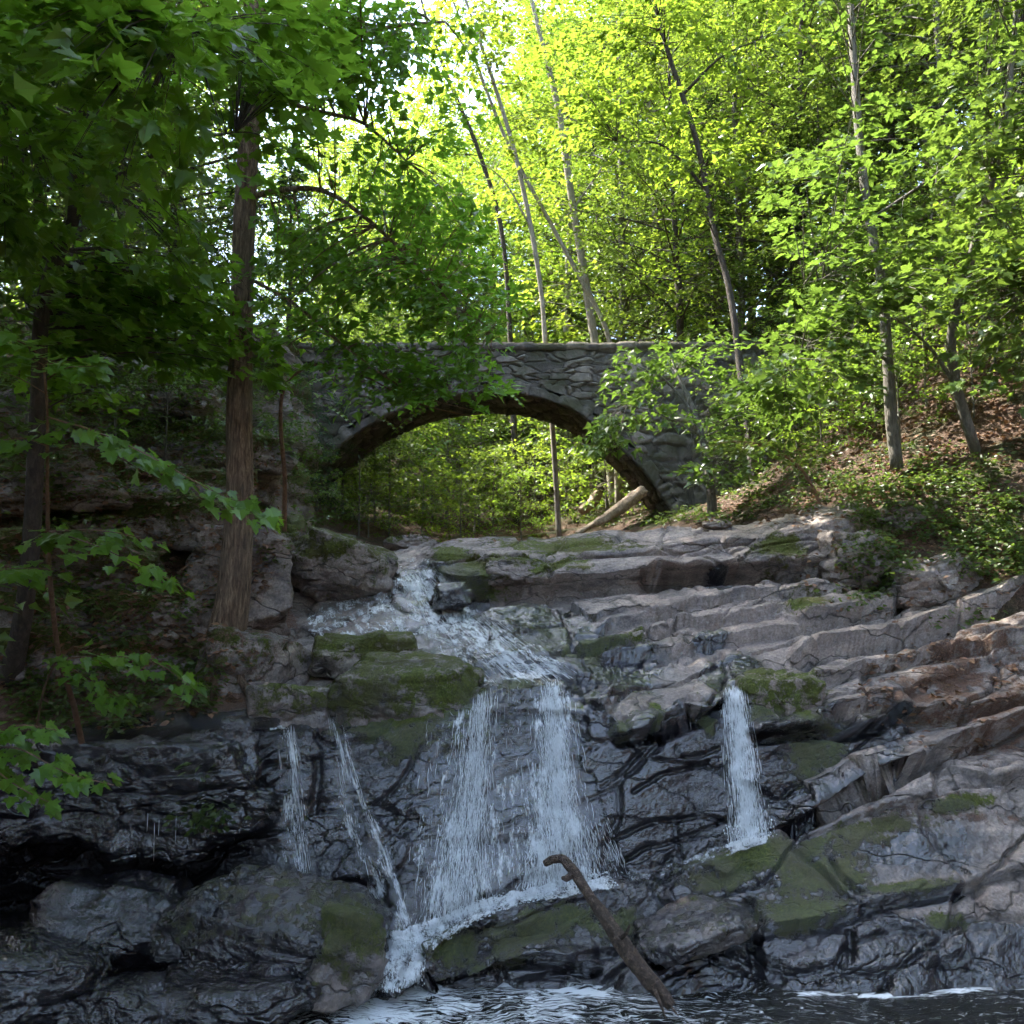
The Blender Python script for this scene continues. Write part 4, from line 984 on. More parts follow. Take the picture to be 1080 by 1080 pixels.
# right hillside
G_R = 'trees on the steep right hillside'
for (px, Y, pr, sc) in [(720, 24, PF1, .9), (790, 23, PB1, .8), (850, 22, PF1, .85), (760, 28, PB2, .95), (900, 26, PB1, .95), (830, 30, PB1, 1.0), (960, 24, PF1, .9), (1020, 21, PA1, 1.3), (1090, 22, PF1, .9), (1180, 22, PB1, .9), (980, 30, PB1, 1.1), (1070, 30, PB2, 1.1), (900, 36, PB1, 1.2), (1150, 30, PB1, 1.1), (1260, 26, PF1, 1.1), (1000, 38, PB2, 1.2), (1250, 18, PF1, .9), (1180, 15.5, PA1, 1.1), (1320, 22, PB1, 1.0), (1420, 13, PA2, .9), (1330, 11.5, PA1, .7), (1560, 12, PF1, .9), (880, 20.5, PA2, .9), (740, 46, PB1, 1.2), (820, 42, PB1, 1.2), (900, 46, PB1, 1.3), (980, 48, PB2, 1.3), (1060, 42, PB1, 1.2), (1140, 44, PB1, 1.3), (860, 34, PF1, 1.1), (940, 32, PF1, 1.1), (1020, 34, PF1, 1.1), (1100, 34, PF1, 1.1), (780, 36, PF1, 1.1), (700, 29, PA2, 1.2), (640, 36, PF1, 1.1)]:
    place(pr, px, Y, sc, 'leafy tree rising from the steep hillside on the right', G_R)
for (px, Y, sc) in [(840, 21.5, .55), (760, 24.5, .8), (930, 23.5, .8), (1110, 18.5, .7)]:
    place(PD1, px, Y, sc, 'dark feathery hemlock on the steep hillside on the right', 'hemlocks on the right hillside', name='hemlock')
for (px, Y, sc) in [(800, 19, .7), (845, 18, .65), (890, 17.5, .8), (930, 17, .7), (970, 17.6, .7), (1030, 17.5, .8), (1080, 17, .8), (985, 14.6, .62), (1062, 14.2, .7), (930, 15, .6), (1010, 15.6, .8), (1100, 13.4, .7), (900, 16, .7), (955, 14.2, .5), (1035, 13.6, .6), (870, 15.4, .6), (1080, 15, .9), (965, 16.4, .9), (840, 17, .7), (860, 19.5, .9), (910, 19.6, .9), (1000, 19, .9), (1130, 16, .8), (780, 21, .9), (830, 16.6, .5)]:
    place(PE1 if int(px) % 3 else PE2, px, Y, sc, 'low leafy sapling among the shrubs of the right bank', 'saplings on the right bank', name='sapling', cat='sapling')
# left bank and wood behind it
G_L = 'shaded trees behind the left bank'
for (px, Y, pr, sc) in [(170, 19, PF1, .9), (110, 17.5, PA1, .9), (20, 18, PF1, .95), (-60, 16, PF1, 1.0), (60, 23, PB1, .9), (150, 26, PB1, .9), (200, 46, PB2, .9), (-160, 14, PF1, 1.2), (-330, 13.5, PF1, 1.3), (-260, 16.5, PB1, 1.2), (-420, 10.5, PF1, 1.2), (-620, 12, PB1, 1.3), (300, 56, PB1, 1.0), (90, 48, PB1, 1.1), (120, 36, PB1, 1.0), (0, 32, PB1, 1.0), (40, 28, PA1, 1.2), (100, 24, PA2, 1.1)]:
    place(pr, px, Y, sc, 'shaded tree in the wood behind the left bank', G_L)
for (x_, y_, sc) in [(-6.6, 4.6, .95), (-7.0, 6.8, .95), (-6.2, 2.4, .95), (-5.6, .2, .9)]:  # unseen low trees, added to block sky light from the left
    tree_obj(PA1, (x_, y_, float(ground(x_, y_)) - .1), rgT.uniform(0, 6), sc, 'unseen tree added for shade beside and behind the viewer', 'tree', 'unseen trees added for shade around the viewer')
for (x_, y_, sc) in [(-7.5, 4.5, 1.1), (-6.5, 0, 1.1), (-9.5, 7.5, 1.1), (-7, -5, 1.1), (8, -3, 1.0), (-11, -1, 1.2), (-8, -11, 1.1), (10, -9, 1.0), (0, -22, 1.0), (11, 3, 1.0), (-8, 2, 1.2)]:  # unseen tall trees, added to cut the light from beside and behind
    tree_obj(PF1, (x_, y_, float(ground(x_, y_)) - .1), rgT.uniform(0, 6), sc, 'unseen tree added for shade beside and behind the viewer', 'tree', 'unseen trees added for shade around the viewer')
for (px, Y, sc) in [(300, 18.5, .55), (235, 17.5, .5), (60, 14.5, .6)]:
    place(PD1, px, Y, sc, 'dark hemlock on the left bank behind the red-barked trunk', 'hemlocks on the left bank', name='hemlock')
for (px, Y, sc) in [(60, 11.6, .6), (115, 12.4, .6), (170, 12.9, .55), (212, 13.6, .6), (290, 16, .5), (20, 10.6, .6), (80, 13.5, .6), (180, 15.5, .7), (260, 16.6, .7), (20, 12, .6), (320, 17.6, .55), (140, 16.5, .8)]:
    place(PE1, px, Y, sc, 'low leafy sapling on the shaded left bank', 'saplings on the left bank', name='sapling', cat='sapling')

# ------------------------------------------------------------------ near trees, built branch by branch
def near_tree(label, stem, radii, fills, tm, lmat, bark, seed, name='tree', cat='tree', leaf=.12, limbs=(), nseg=14, twig_r=.004, tilt=.4, spray=.42, extra=None):
    """stem and limbs: lists of (px, py, Y); fills: (list of limb index, polygon blobs, count)"""
    rg = np.random.default_rng(seed)
    P = at(*np.array(stem, float).T); base = P[0].copy()
    r = link(name, None, kind='thing', label=label, category=cat); r.location = base
    mb = MB(); n = max(24, 6 * len(P)); sp_ = resample(P, n); rr = np.interp(np.linspace(0, 1, n), np.linspace(0, 1, len(radii)), radii)
    Vt, q, t_ = tube(sp_, rr, nseg)
    ax_ = np.repeat(sp_, nseg, 0); nn = (Vt[:len(ax_)] - ax_); rl = np.linalg.norm(nn, axis=1, keepdims=True)
    ridg = fbm((ax_ + nn) * np.array([9, 9, 1.2]) + seed, 4, seed)[:, None]
    Vt[:len(ax_)] += nn / (rl + 1e-9) * ridg * rl * .16
    mb.add(Vt - base, q, t_)
    skel = [sp_]
    for lm, r0, r1 in limbs:
        L = resample(at(*np.array(lm, float).T), 20); L = L + np.cumsum(rg.normal(0, .006, L.shape), 0) * np.linspace(0, 1, 20)[:, None]
        skel.append(L); mb.tube(L - base, np.linspace(r0, r1, 20), 7)
    cr = Crown(tm)
    for idx, blobs, cnt, nl in fills:
        pts = np.vstack([skel[i] for i in idx])
        for _ in range(cnt):
            b = blobs[rg.integers(len(blobs))]
            cx, cy, rx, ry, Y0, Y1 = b
            a = rg.uniform(0, 2 * math.pi); q_ = math.sqrt(rg.random())
            tp = at(cx + rx * q_ * math.cos(a), cy + ry * q_ * math.sin(a), rg.uniform(Y0, Y1))
            d = np.linalg.norm(pts - tp, axis=1); k = d.argmin(); s0 = pts[k]
            dv = tp - s0; L = np.linalg.norm(dv)
            c = np.array([s0, s0 + dv * .35 + np.array([0, 0, .08 * L]), s0 + dv * .7 + np.array([0, 0, .09 * L]), tp])
            c = resample(c, 9)
            mb.tube(c - base, np.linspace(min(.012, twig_r * (1 + L)), twig_r * .35, 9), 4)
            tone = rg.uniform(.05, .95)
            m_ = max(1, int(L / .5))
            fd = dv / (L + 1e-9) * np.array([1, 1, .3])
            for jx in range(min(m_, 3) + 1):
                pp = c[8 - jx * 2]
                cr.add(frond(rg, pp - fd * spray * .5, fd + rg.normal(0, .3, 3) * np.array([1, 1, .2]), spray, nl, leaf, .6, tilt), tone + rg.normal(0, .15, nl))
    if extra: extra(mb, cr, rg, base)
    link('trunk', mb.mesh('trunk', bark), r)
    link('crown', cr.mesh('crown', lmat, base), r)
    return r, cr.count()

# the big red-barked tree left of the stream
near_tree('tall tree with shaggy red-brown bark rising from the rocks left of the stream', [(228, 712, 9.55), (240, 668, 9.5), (247, 620, 9.5), (252, 540, 9.5), (252, 450, 9.5), (254, 350, 9.5), (257, 250, 9.5), (262, 150, 9.5), (268, 0, 9.6), (272, -250, 9.6), (280, -650, 9.6)],
          [.21, .15, .128, .116, .110, .110, .106, .10, .11, .09, .04],
          [([1, 2, 3], [(420, 90, 110, 90, 7.8, 10.5), (390, 45, 70, 40, 7.8, 10), (340, 40, 60, 50, 7.8, 10), (360, 190, 110, 90, 7.8, 10.5), (440, 260, 90, 70, 8, 10.5), (480, 320, 60, 36, 8.5, 10), (330, 300, 70, 50, 8, 10)], 300, 9),
           ([0, 3, 4, 5], [(250, -60, 260, 110, 7, 12), (300, -260, 330, 160, 6, 13), (240, -480, 330, 160, 6, 13), (200, 60, 120, 60, 8, 12)], 120, 9),
           ([2, 9], [(400, 395, 70, 26, 8.4, 9.6), (470, 405, 70, 28, 8.6, 9.8), (350, 350, 60, 30, 8.4, 9.6), (440, 380, 90, 22, 8.6, 9.8)], 95, 8)],
          T_MID, LEAF_NEAR, BARK_RED, 41, leaf=.115,
          limbs=[([(262, 120, 9.5), (330, 60, 9.2), (400, 30, 8.9), (470, 20, 8.7)], .05, .012), ([(258, 210, 9.5), (300, 200, 9.2), (350, 205, 9), (420, 260, 9), (480, 320, 9.1), (520, 345, 9.2)], .035, .006),
                 ([(262, 60, 9.5), (310, 110, 9.4), (380, 130, 9.3), (430, 170, 9.3)], .04, .01), ([(268, -80, 9.6), (180, -150, 9), (60, -220, 8.6)], .05, .012), ([(272, -200, 9.6), (380, -330, 9), (520, -400, 8.4)], .05, .012),
                 ([(243, 665, 9.5), (226, 695, 9.4), (196, 716, 9.3)], .06, .02), ([(246, 672, 9.45), (252, 705, 9.2), (262, 735, 9.05)], .07, .03), ([(240, 668, 9.5), (232, 705, 9.2), (224, 738, 9.0)], .06, .02),
                 ([(256, 290, 9.5), (310, 320, 9.2), (370, 370, 9.0), (430, 410, 9.1), (500, 430, 9.3)], .022, .004)])
# slanting maple at upper left
near_tree('slanting dark maple whose leafy boughs fill the upper left corner', [(10, 720, 8.9), (26, 640, 8.5), (36, 520, 8.2), (40, 420, 8.0), (44, 330, 7.9), (60, 270, 7.8), (78, 222, 7.6), (84, 140, 7.4), (110, -40, 7.2), (150, -300, 7.0)],
          [.10, .085, .075, .07, .065, .06, .055, .045, .035, .01],
          [([1, 2, 3], [(110, 70, 130, 90, 4.6, 7.4), (230, 120, 100, 80, 5.4, 8), (60, 180, 100, 60, 5, 7.5), (300, 60, 60, 50, 6, 8), (40, 40, 70, 60, 4.4, 6)], 150, 8),
           ([0, 1, 3], [(110, 270, 130, 50, 7, 9.5), (60, 330, 90, 40, 7, 9), (180, 330, 100, 36, 8, 10), (250, 380, 60, 30, 8.5, 10), (20, 230, 50, 60, 6, 8), (120, 400, 130, 40, 8.6, 11), (200, 350, 90, 30, 8.6, 11)], 135, 8),
           ([0, 3], [(100, -150, 260, 120, 4, 9), (150, -330, 300, 140, 4, 9), (-120, 40, 120, 200, 4.5, 8)], 60, 8)],
          T_MAPLE, LEAF_NEAR, BARK_DARK, 43, leaf=.135,
          limbs=[([(78, 222, 7.6), (120, 190, 7.4), (190, 150, 7.2), (250, 140, 7.2)], .032, .006), ([(84, 140, 7.4), (100, 90, 6.9), (150, 60, 6.4), (200, 40, 6)], .026, .006), ([(80, 190, 7.5), (40, 150, 6.9), (0, 110, 6.2), (-60, 60, 5.8)], .026, .006)], spray=.36)
# thin sapling at the left edge with maple sprays reaching over the bank
def spr(poly, n, w, leaf=.1, nseg=0):
    def f(mb, cr, rg, base):
        c = resample(at(*np.array(poly, float).T), 24)
        mb.tube(c - base, np.linspace(.006, .002, 24), 5)
        for _ in range(n):
            t = rg.random() ** .8; i = int(t * 23); p = c[i]; d = c[min(i + 1, 23)] - c[max(i - 1, 0)]; d /= np.linalg.norm(d)
            sd = np.cross(d, [0, 0, 1.]); sd /= np.linalg.norm(sd) + 1e-9
            sg = 1 if rg.random() < .5 else -1; o = rg.random() * w * (1.1 - .5 * t)
            pos = (p + sd * sg * o + np.array([0, 0, rg.normal(0, .025) - .3 * o]))[None]
            dr = (d * .8 + sd * sg * rg.uniform(.2, 1.1) + np.array([0, 0, -.35]) + rg.normal(0, .2, 3))[None]
            nn = (np.array([0, -.45, 1.0]) + rg.normal(0, .28, 3))[None]
            cr.add((pos, dr, nn, np.array([leaf * rg.uniform(.7, 1.2)])), np.array([rg.uniform(.1, 1)]))
    return f
def multi(*fs):
    def f(mb, cr, rg, base):
        for g_ in fs: g_(mb, cr, rg, base)
    return f
near_tree('thin bent sapling at the left edge with maple leaf sprays over the bank', [(92, 812, 8.15), (78, 745, 7.6), (62, 690, 7.1), (52, 600, 6.4), (50, 520, 5.9), (50, 440, 5.5), (46, 385, 5.3)], [.025, .023, .021, .018, .014, .010, .006],
          [([0], [(30, 392, 60, 14, 4.9, 5.5)], 4, 5)], T_MAPLE, LEAF_NEAR, TWIG, 47, name='sapling', cat='sapling', leaf=.11, nseg=9, spray=.25, twig_r=.003,
          extra=multi(spr([(50, 440, 5.4), (100, 455, 5.3), (160, 482, 5.2), (225, 518, 5.15), (300, 548, 5.1)], 95, .22, .105), spr([(50, 400, 5.3), (70, 388, 5.2), (102, 386, 5.1)], 22, .14, .12), spr([(52, 560, 6.1), (100, 575, 5.5), (150, 598, 5.3), (204, 622, 5.3)], 55, .2, .105),
                      spr([(52, 560, 6.1), (110, 560, 5.6), (180, 575, 5.6)], 30, .16, .1), spr([(50, 380, 5.3), (20, 360, 5.1), (-20, 352, 5.0)], 24, .2, .13), spr([(52, 600, 6.3), (10, 600, 5.2), (-30, 610, 5.0)], 26, .2, .12), spr([(50, 470, 5.7), (20, 462, 5.3), (-20, 470, 5.2)], 20, .15, .11)))
near_tree('low maple seedling whose leaves reach out at the lower left edge', [(-60, 880, 5.6), (-40, 820, 5.4), (-20, 790, 5.3), (0, 775, 5.2)], [.012, .011, .009, .006], [([0], [(0, 770, 24, 10, 5, 5.3)], 2, 4)], T_MAPLE, LEAF_NEAR, TWIG, 48, name='seedling', cat='seedling', leaf=.1, nseg=7, spray=.2, twig_r=.003,
          extra=multi(spr([(-20, 790, 5.3), (20, 790, 5.2), (70, 815, 5.1), (120, 828, 5.1)], 46, .16, .1), spr([(-10, 780, 5.3), (20, 765, 5.2), (60, 770, 5.2)], 26, .15, .1), spr([(-20, 800, 5.3), (20, 830, 5.2), (60, 850, 5.2)], 20, .12, .095)))
near_tree('low maple seedling spreading leaves below the red-barked tree', [(38, 770, 8.2), (46, 728, 7.7), (60, 696, 7.2)], [.010, .008, .006], [([0], [(80, 700, 30, 10, 7, 7.4)], 2, 4)], T_MAPLE, LEAF_NEAR, TWIG, 49, name='seedling', cat='seedling', leaf=.11, nseg=7, spray=.2, twig_r=.003,
          extra=multi(spr([(60, 696, 7.2), (110, 692, 7.1), (165, 700, 7.0), (215, 735, 6.9)], 60, .2, .11), spr([(60, 696, 7.2), (100, 720, 7.2), (140, 745, 7.2)], 30, .2, .1)))
# maples on the right bank
near_tree('slim grey maple standing on the right bank with glossy leaves', [(946, 495, 13.4), (940, 440, 13.4), (936, 380, 13.4), (930, 300, 13.4), (912, 200, 13.4), (900, 60, 13.6), (890, -150, 13.8)], [.095, .08, .072, .068, .06, .045, .02],
          [([1, 2], [(860, 380, 70, 40, 11, 13.5), (900, 330, 70, 40, 11, 13.5), (820, 420, 50, 30, 12, 14)], 70, 8), ([0, 1, 2, 3], [(960, 250, 90, 60, 10.5, 13.5), (860, 200, 70, 60, 11.5, 14.5), (980, 120, 90, 80, 11, 14)], 70, 8),
           ([0, 3], [(900, -100, 200, 120, 10, 16), (960, -280, 200, 120, 10, 16)], 90, 8)], T_MAPLE, LEAF_MID, BARK_GREY, 51, leaf=.135,
          limbs=[([(936, 380, 13.4), (900, 360, 12.9), (860, 360, 12.5), (830, 390, 12.4)], .03, .006), ([(932, 310, 13.4), (890, 290, 12.8), (850, 300, 12.4)], .03, .006), ([(920, 230, 13.4), (980, 190, 12.7), (1030, 150, 12.2)], .03, .006)])
near_tree('forked maple at the right edge with leaves catching a white glare', [(1030, 478, 13.0), (1018, 440, 12.9), (1008, 400, 12.8), (1004, 350, 12.6), (1030, 250, 12), (1060, 120, 11.6), (1080, -80, 11.4)], [.08, .07, .06, .055, .045, .035, .02],
          [([0, 1, 2], [(1020, 310, 70, 30, 9.5, 12.5), (1050, 380, 50, 40, 9.5, 12), (980, 270, 60, 30, 10, 12.5), (1060, 240, 60, 50, 9.5, 12)], 75, 8), ([0, 2], [(1060, 120, 80, 80, 9.5, 12.5), (1110, -80, 160, 120, 9, 13), (1180, 200, 80, 140, 9, 12)], 90, 8)], T_MAPLE, LEAF_MID, BARK_GREY, 53, leaf=.135,
          limbs=[([(1012, 415, 12.9), (990, 380, 12.7), (960, 345, 12.4), (930, 330, 12.2)], .035, .006), ([(1004, 350, 12.6), (1050, 320, 11.8), (1100, 310, 11.2)], .03, .006)])
near_tree('small bushy maple whose leaves hide the right haunch of the bridge', [(752, 560, 15.6), (750, 520, 15.6), (745, 480, 15.7), (730, 430, 15.8), (712, 390, 16)], [.09, .08, .07, .05, .02],
          [([0, 1, 2], [(670, 395, 40, 26, 14.8, 17), (650, 440, 34, 22, 15, 17), (720, 410, 50, 40, 14.8, 17), (640, 465, 26, 12, 15, 16.5), (780, 440, 50, 40, 14.6, 17), (740, 370, 50, 26, 15, 18)], 95, 8), ([0], [(800, 480, 50, 16, 14, 16), (760, 500, 40, 12, 14.2, 16)], 24, 8)], T_MID, LEAF_MID, BARK_GREY, 55, leaf=.15,
          limbs=[([(740, 460, 15.7), (700, 440, 15.6), (660, 430, 15.5)], .03, .006), ([(735, 440, 15.8), (700, 400, 15.8), (665, 385, 15.8)], .03, .006)])
near_tree('feathery green sapling leaning over the right end of the ledges', [(870, 560, 13.6), (862, 525, 13.6), (845, 495, 13.5), (815, 472, 13.3)], [.03, .026, .02, .008], [([0], [(800, 470, 60, 12, 12.8, 13.8), (850, 480, 50, 14, 12.8, 13.8), (760, 478, 30, 8, 12.8, 13.6)], 34, 9)], T_MID, LEAF_MID, TWIG, 57, name='sapling', cat='sapling', leaf=.10, nseg=8, spray=.36)
near_tree('dark slanting tree crossing the sunlit crowns at upper right', [(800, 545, 17.5), (785, 420, 18), (770, 310, 18.3), (752, 240, 18.6), (735, 150, 18.8), (700, 40, 19), (670, -80, 19.2)], [.085, .08, .07, .065, .06, .045, .02],
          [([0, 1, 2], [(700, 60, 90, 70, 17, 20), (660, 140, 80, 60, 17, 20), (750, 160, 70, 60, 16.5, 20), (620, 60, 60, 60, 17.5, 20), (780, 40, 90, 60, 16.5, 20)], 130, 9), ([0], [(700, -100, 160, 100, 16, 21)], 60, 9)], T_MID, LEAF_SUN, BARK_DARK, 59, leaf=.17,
          limbs=[([(745, 200, 18.7), (700, 155, 18.6), (650, 150, 18.5)], .04, .01), ([(720, 100, 18.9), (760, 60, 18.4), (800, 40, 18)], .04, .01)])

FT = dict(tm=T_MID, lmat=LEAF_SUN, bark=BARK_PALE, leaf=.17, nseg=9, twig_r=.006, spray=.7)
near_tree('pale slender trunk curving left above the middle of the bridge', [(590, 570, 23), (584, 470, 23), (575, 360, 23), (571, 310, 23), (560, 240, 23), (540, 150, 23), (505, 40, 23), (470, -60, 23)], [.075, .07, .065, .065, .06, .055, .04, .02],
          fills=[([0, 1], [(520, 60, 60, 60, 21, 25), (580, 150, 50, 50, 21.5, 25), (500, 20, 70, 50, 21, 25)], 70, 9)], seed=63, limbs=[([(560, 240, 23), (530, 190, 22.7), (500, 170, 22.5)], .03, .01)], **FT)
near_tree('pale trunk leaning left behind the bridge, right of the slenderest one', [(650, 560, 25), (640, 450, 25), (628, 365, 25), (618, 300, 25), (600, 190, 25), (590, 120, 25), (568, 30, 25), (540, -80, 25)], [.15, .13, .125, .12, .10, .09, .06, .02],
          fills=[([0, 1], [(600, 60, 70, 60, 23, 27), (650, 170, 50, 50, 23, 27), (550, 10, 60, 40, 23, 27)], 60, 9)], seed=65, limbs=[([(605, 220, 25), (640, 170, 24.7), (660, 140, 24.5)], .035, .01)], **FT)
near_tree('thin trunk slanting strongly left across the bright wood', [(652, 540, 24), (650, 420, 24), (640, 350, 24), (610, 290, 24), (575, 225, 24), (535, 150, 24), (500, 60, 24), (470, -20, 24)], [.09, .08, .07, .06, .055, .05, .04, .02],
          fills=[([0], [(480, 20, 40, 40, 23, 26), (540, 210, 40, 30, 23, 26)], 20, 9)], seed=67, **FT)
near_tree('thin dark trunk slanting left just under the white sky gap', [(545, 560, 28), (540, 400, 28), (530, 250, 28), (505, 160, 28), (480, 100, 28), (450, 20, 28), (430, -60, 28)], [.12, .10, .08, .075, .07, .05, .02],
          fills=[([0], [(500, 120, 60, 50, 26, 30), (470, 40, 60, 60, 26, 30), (440, 130, 40, 50, 26, 30)], 60, 9)], seed=69, **dict(FT, bark=BARK_DARK))

# ------------------------------------------------------------------ ash-like spray leaning over the bridge (compound leaves)
def compound(mb, cr, rg, base):
    for (px, py, Y, a) in [(350, 398, 9.3, 0), (368, 392, 9.3, 1), (385, 402, 9.2, 0), (340, 425, 9.2, 1), (400, 415, 9.2, 0), (420, 395, 9.3, 1), (312, 400, 9.3, 0), (380, 430, 9.1, 1), (450, 430, 9.3, 0), (480, 445, 9.3, 1), (500, 395, 9.4, 0), (520, 405, 9.4, 1), (440, 455, 9.3, 1), (475, 462, 9.3, 0)]:
        p0 = at(px, py, Y); d = np.array([rg.uniform(.2, 1) * (1 if a else -.5), rg.uniform(-.6, -.1), rg.uniform(-.35, -.05)]); d /= np.linalg.norm(d)
        Lr = rg.uniform(.3, .42); q = np.array([p0 + d * Lr * t - np.array([0, 0, .12 * t * t]) for t in np.linspace(0, 1, 8)])
        mb.tube(q - base, np.linspace(.003, .0015, 8), 4)
        sd = np.cross(d, [0, 0, 1.]); sd /= np.linalg.norm(sd)
        for k in range(1, 8):
            for sg in (-1, 1):
                cr.add((q[k][None], (sd * sg + d * .35 + np.array([0, 0, -.3]))[None], (np.array([0, -.5, 1]) + rg.normal(0, .12, 3))[None], np.array([.115 * (1 - .04 * k)])), np.array([rg.uniform(.3, 1)]))
near_tree('slender ash sapling leaning out before the left half of the bridge', [(300, 560, 11.0), (300, 500, 10.6), (296, 450, 10.2), (300, 410, 9.9), (330, 385, 9.6), (380, 395, 9.3), (440, 425, 9.3), (500, 440, 9.3)], [.03, .027, .024, .02, .015, .010, .007, .004],
          [([0], [(400, 400, 80, 20, 9.0, 9.6)], 6, 4)], T_OVAL, LEAF_NEAR, TWIG, 61, name='sapling', cat='sapling', leaf=.11, nseg=7, extra=compound)

# ------------------------------------------------------------------ ground cover and leaf litter
hb = BVHTree.FromPolygons(Gg.reshape(-1, 3).tolist(), grid_faces(*GX.shape).tolist())
_bv = []; _bf = []; _n = 0
for b_ in BOULDERS:
    me = b_.data; v_ = np.zeros(len(me.vertices) * 3, np.float32); me.vertices.foreach_get('co', v_); f_ = np.zeros(len(me.loops), np.int32); me.loops.foreach_get('vertex_index', f_)
    R_ = np.array(b_.rotation_euler.to_matrix()); _bv.append(v_.reshape(-1, 3) @ R_.T + np.array(b_.location)); _bf.append(f_.reshape(-1, 3) + _n); _n += len(me.vertices)
bb_ = BVHTree.FromPolygons(np.vstack(_bv).tolist(), np.vstack(_bf).tolist())
def hit2(px, py):
    d = at(px, py, 10.0) - np.array([0, 0, CAMZ]); d /= np.linalg.norm(d); dv = Vector(d); o = Vector((0, 0, CAMZ)); best = None
    for b in (BVH, hb, bb_):
        loc, n, i, dist = b.ray_cast(o, dv)
        if loc is not None and (best is None or dist < best[1]): best = (np.array(loc), dist, np.array(n))
    return best
def scatter(name, regs, label_mat, tm, size, seed, hgt, nl, up=.6):
    rg = np.random.default_rng(seed); cr = Crown(tm)
    for cx, cy, rx, ry, cnt in regs:
        for _ in range(cnt):
            a = rg.uniform(0, 6.283); q = math.sqrt(rg.random()); h = hit2(cx + rx * q * math.cos(a), cy + ry * q * math.sin(a))
            if h is None or h[1] > 40: continue
            k = rg.integers(*nl); H = rg.uniform(*hgt)
            az = rg.uniform(0, 6.283, k); ro = rg.random(k) * H * .9
            pos = h[0] + np.stack([np.cos(az) * ro, np.sin(az) * ro, H * rg.uniform(.2, 1, k)], -1)
            dr = np.stack([np.cos(az), np.sin(az), rg.normal(-.1, .3, k)], -1)
            nn = np.array([0, -.3, 1.0]) + rg.normal(0, up, (k, 3))
            cr.add((pos, dr, nn, size * rg.uniform(.6, 1.3, k)), rg.uniform(0, 1) + rg.normal(0, .15, k))
    return link(name, cr.mesh(name, label_mat), kind='stuff', label=None) if False else link(name, cr.mesh(name, label_mat), kind='stuff')
o = scatter('ground_cover', [(985, 540, 95, 34, 300), (1050, 590, 50, 28, 170), (930, 600, 40, 26, 110), (830, 520, 80, 22, 160), (740, 548, 50, 8, 60), (960, 500, 110, 26, 170), (690, 552, 20, 6, 40), (1010, 660, 40, 8, 12), (900, 640, 30, 10, 14),
                             (90, 740, 80, 40, 160), (200, 730, 34, 30, 60), (120, 640, 110, 50, 150), (150, 470, 150, 90, 330), (300, 440, 40, 60, 90), (60, 560, 70, 60, 80), (290, 560, 20, 40, 14), (860, 430, 90, 50, 160), (500, 525, 170, 34, 420), (390, 505, 60, 34, 420), (380, 518, 55, 22, 500), (340, 540, 30, 20, 60), (640, 545, 60, 16, 110), (215, 875, 24, 10, 22), (210, 828, 5, 3, 2)],
            LEAF_GROUND, T_OVAL, .075, 201, (.06, .26), (6, 14)); o['label'] = 'low green plants covering the banks and ledge edges'; o['category'] = 'ground cover'
o = scatter('leaf_litter', [(1000, 440, 120, 60, 1500), (850, 500, 140, 60, 1300), (740, 530, 60, 20, 300), (130, 540, 170, 160, 2600), (130, 710, 140, 60, 600), (960, 600, 120, 60, 260), (1000, 730, 100, 60, 200), (330, 480, 60, 60, 200), (500, 540, 160, 30, 500)],
            DRY_LEAF, T_OVAL, .085, 202, (.005, .02), (1, 4), .35); o['label'] = 'dry brown leaves littering the banks'; o['category'] = 'leaf litter'

# ------------------------------------------------------------------ logs
def log(label, pts, radii, mat, seed, name='driftwood_log', nseg=18, n=70, stub=None, cat='log', amp=.26):
    P = at(*np.array(pts, float).T); base = P.mean(0); sp_ = resample(P, n); rr = np.interp(np.linspace(0, 1, n), np.linspace(0, 1, len(radii)), radii)
    Vt, q, t_ = tube(sp_, rr, nseg); ax_ = np.repeat(sp_, nseg, 0); nn = Vt[:len(ax_)] - ax_; rl = np.linalg.norm(nn, axis=1, keepdims=True)
    th = np.tile(np.linspace(0, 2 * math.pi, nseg, endpoint=False), n); s_ = np.repeat(np.linspace(0, 6, n), nseg)
    gr = fbm(np.stack([np.cos(th) * 2.2, np.sin(th) * 2.2, s_], -1) + seed, 4, seed)[:, None]
    Vt[:len(ax_)] += nn / (rl + 1e-9) * gr * rl * amp * 2
    mb = MB(); mb.add(Vt - base, q, t_)
    for st_ in (stub or []):
        mb.tube(at(*np.array(st_[0], float).T) - base, st_[1], 8)
    o = link(name, mb.mesh(name, mat), kind='thing', label=label, category=cat); o.location = base; return o
log('hooked brown driftwood log leaning from the rock ledge into the pool', [(574, 911, 7.68), (583, 906, 7.66), (594, 906, 7.62), (603, 916, 7.56), (613, 931, 7.5), (640, 972, 7.3), (668, 1012, 7.1), (690, 1038, 6.98), (708, 1062, 6.9)],
    [.024, .036, .042, .044, .050, .055, .058, .056, .036], LOGWOOD, 71, stub=[([(604, 922, 7.54), (597, 927, 7.5), (593, 926, 7.48)], [.032, .026, .014]), ([(696, 1046, 6.95), (708, 1062, 6.86), (716, 1072, 6.8)], [.016, .012, .003]), ([(690, 1044, 6.92), (698, 1062, 6.85), (702, 1074, 6.8)], [.018, .012, .003]), ([(655, 990, 7.18), (661, 984, 7.1), (664, 976, 7.02)], [.02, .014, .008])])
for (lab, pts, rad, sd) in [('pale broken log propped against the bank beneath the right end of the arch', [(608, 563, 17.2), (640, 545, 17.8), (662, 530, 18.3), (678, 518, 18.6)], [.05, .08, .11, .12], 72),
                            ('short bleached log lying in the sun beyond the arch', [(612, 540, 23.5), (624, 530, 23.6), (632, 520, 23.8)], [.10, .13, .12], 73)]:
    log(lab, pts, rad, PALEWOOD, sd, name='fallen_log')
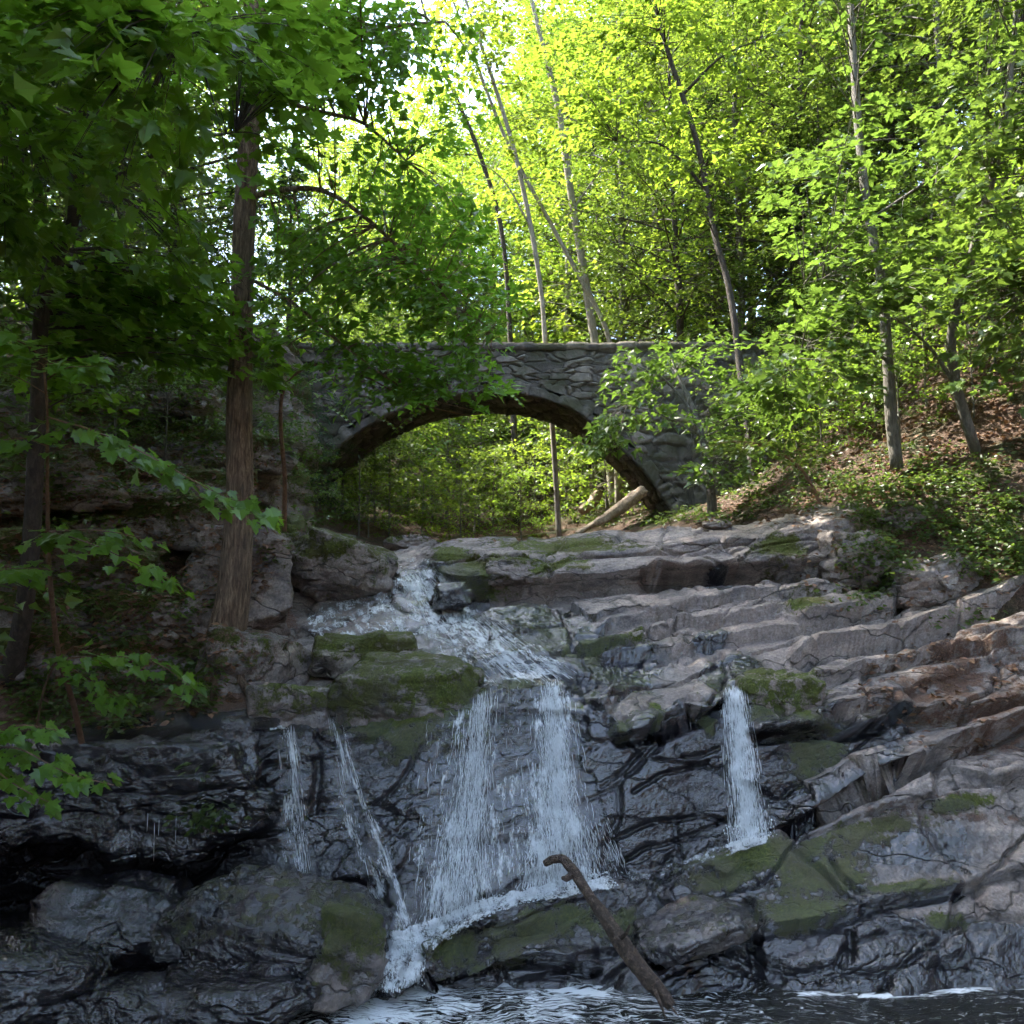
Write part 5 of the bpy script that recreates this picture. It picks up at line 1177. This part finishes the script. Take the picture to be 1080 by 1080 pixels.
# ------------------------------------------------------------------ camera, sky, sun
cam_d = bpy.data.cameras.new('camera'); cam_o = link('camera', cam_d)
cam_o.location = (0, 0, CAMZ); cam_o.rotation_euler = (math.pi / 2 + PITCH, 0, 0)
cam_d.sensor_width = 36; cam_d.lens = 36 * F / 1080; cam_d.clip_end = 1500; cam_d.clip_start = .05
SC.camera = cam_o
SUN_EL, SUN_AZ = SUN        # azimuth clockwise from +Y
w = bpy.data.worlds.new('World'); SC.world = w; w.use_nodes = True
nt = w.node_tree; nt.nodes.clear()
sk = nt.nodes.new('ShaderNodeTexSky'); sk.sky_type = 'NISHITA'; sk.sun_disc = False
sk.sun_elevation = math.radians(SUN_EL); sk.sun_rotation = math.radians(SUN_AZ); sk.air_density = 1.0; sk.dust_density = 1.6; sk.ozone_density = 1.2
bg = nt.nodes.new('ShaderNodeBackground'); bg.inputs[1].default_value = SKY_STRENGTH
ow = nt.nodes.new('ShaderNodeOutputWorld'); hs = nt.nodes.new('ShaderNodeHueSaturation'); hs.inputs['Saturation'].default_value = .88; nt.links.new(sk.outputs[0], hs.inputs['Color']); nt.links.new(hs.outputs[0], bg.inputs[0]); nt.links.new(bg.outputs[0], ow.inputs[0])
ld = bpy.data.lights.new('sun', 'SUN'); ld.energy = SUN_POWER; ld.angle = math.radians(.5); ld.color = (1, .95, .84)
lo = link('sun', ld)
el, az_ = math.radians(SUN_EL), math.radians(SUN_AZ)
dirv = Vector((math.sin(az_) * math.cos(el), math.cos(az_) * math.cos(el), math.sin(el)))
lo.rotation_euler = dirv.to_track_quat('Z', 'Y').to_euler(); lo.location = dirv * 60
vs = SC.view_settings; vs.view_transform = 'Standard'; vs.look = 'None'; vs.gamma = 1; vs.exposure = EXPOSURE; vs.use_curve_mapping = False
cy = SC.cycles
cy.max_bounces = 5; cy.diffuse_bounces = 3; cy.glossy_bounces = 2; cy.transmission_bounces = 4; cy.transparent_max_bounces = 10
cy.use_adaptive_sampling = True; cy.adaptive_threshold = .035; cy.adaptive_min_samples = 12
cy.caustics_reflective = False; cy.caustics_refractive = False; cy.sample_clamp_indirect = 8.0
cy.use_denoising = True
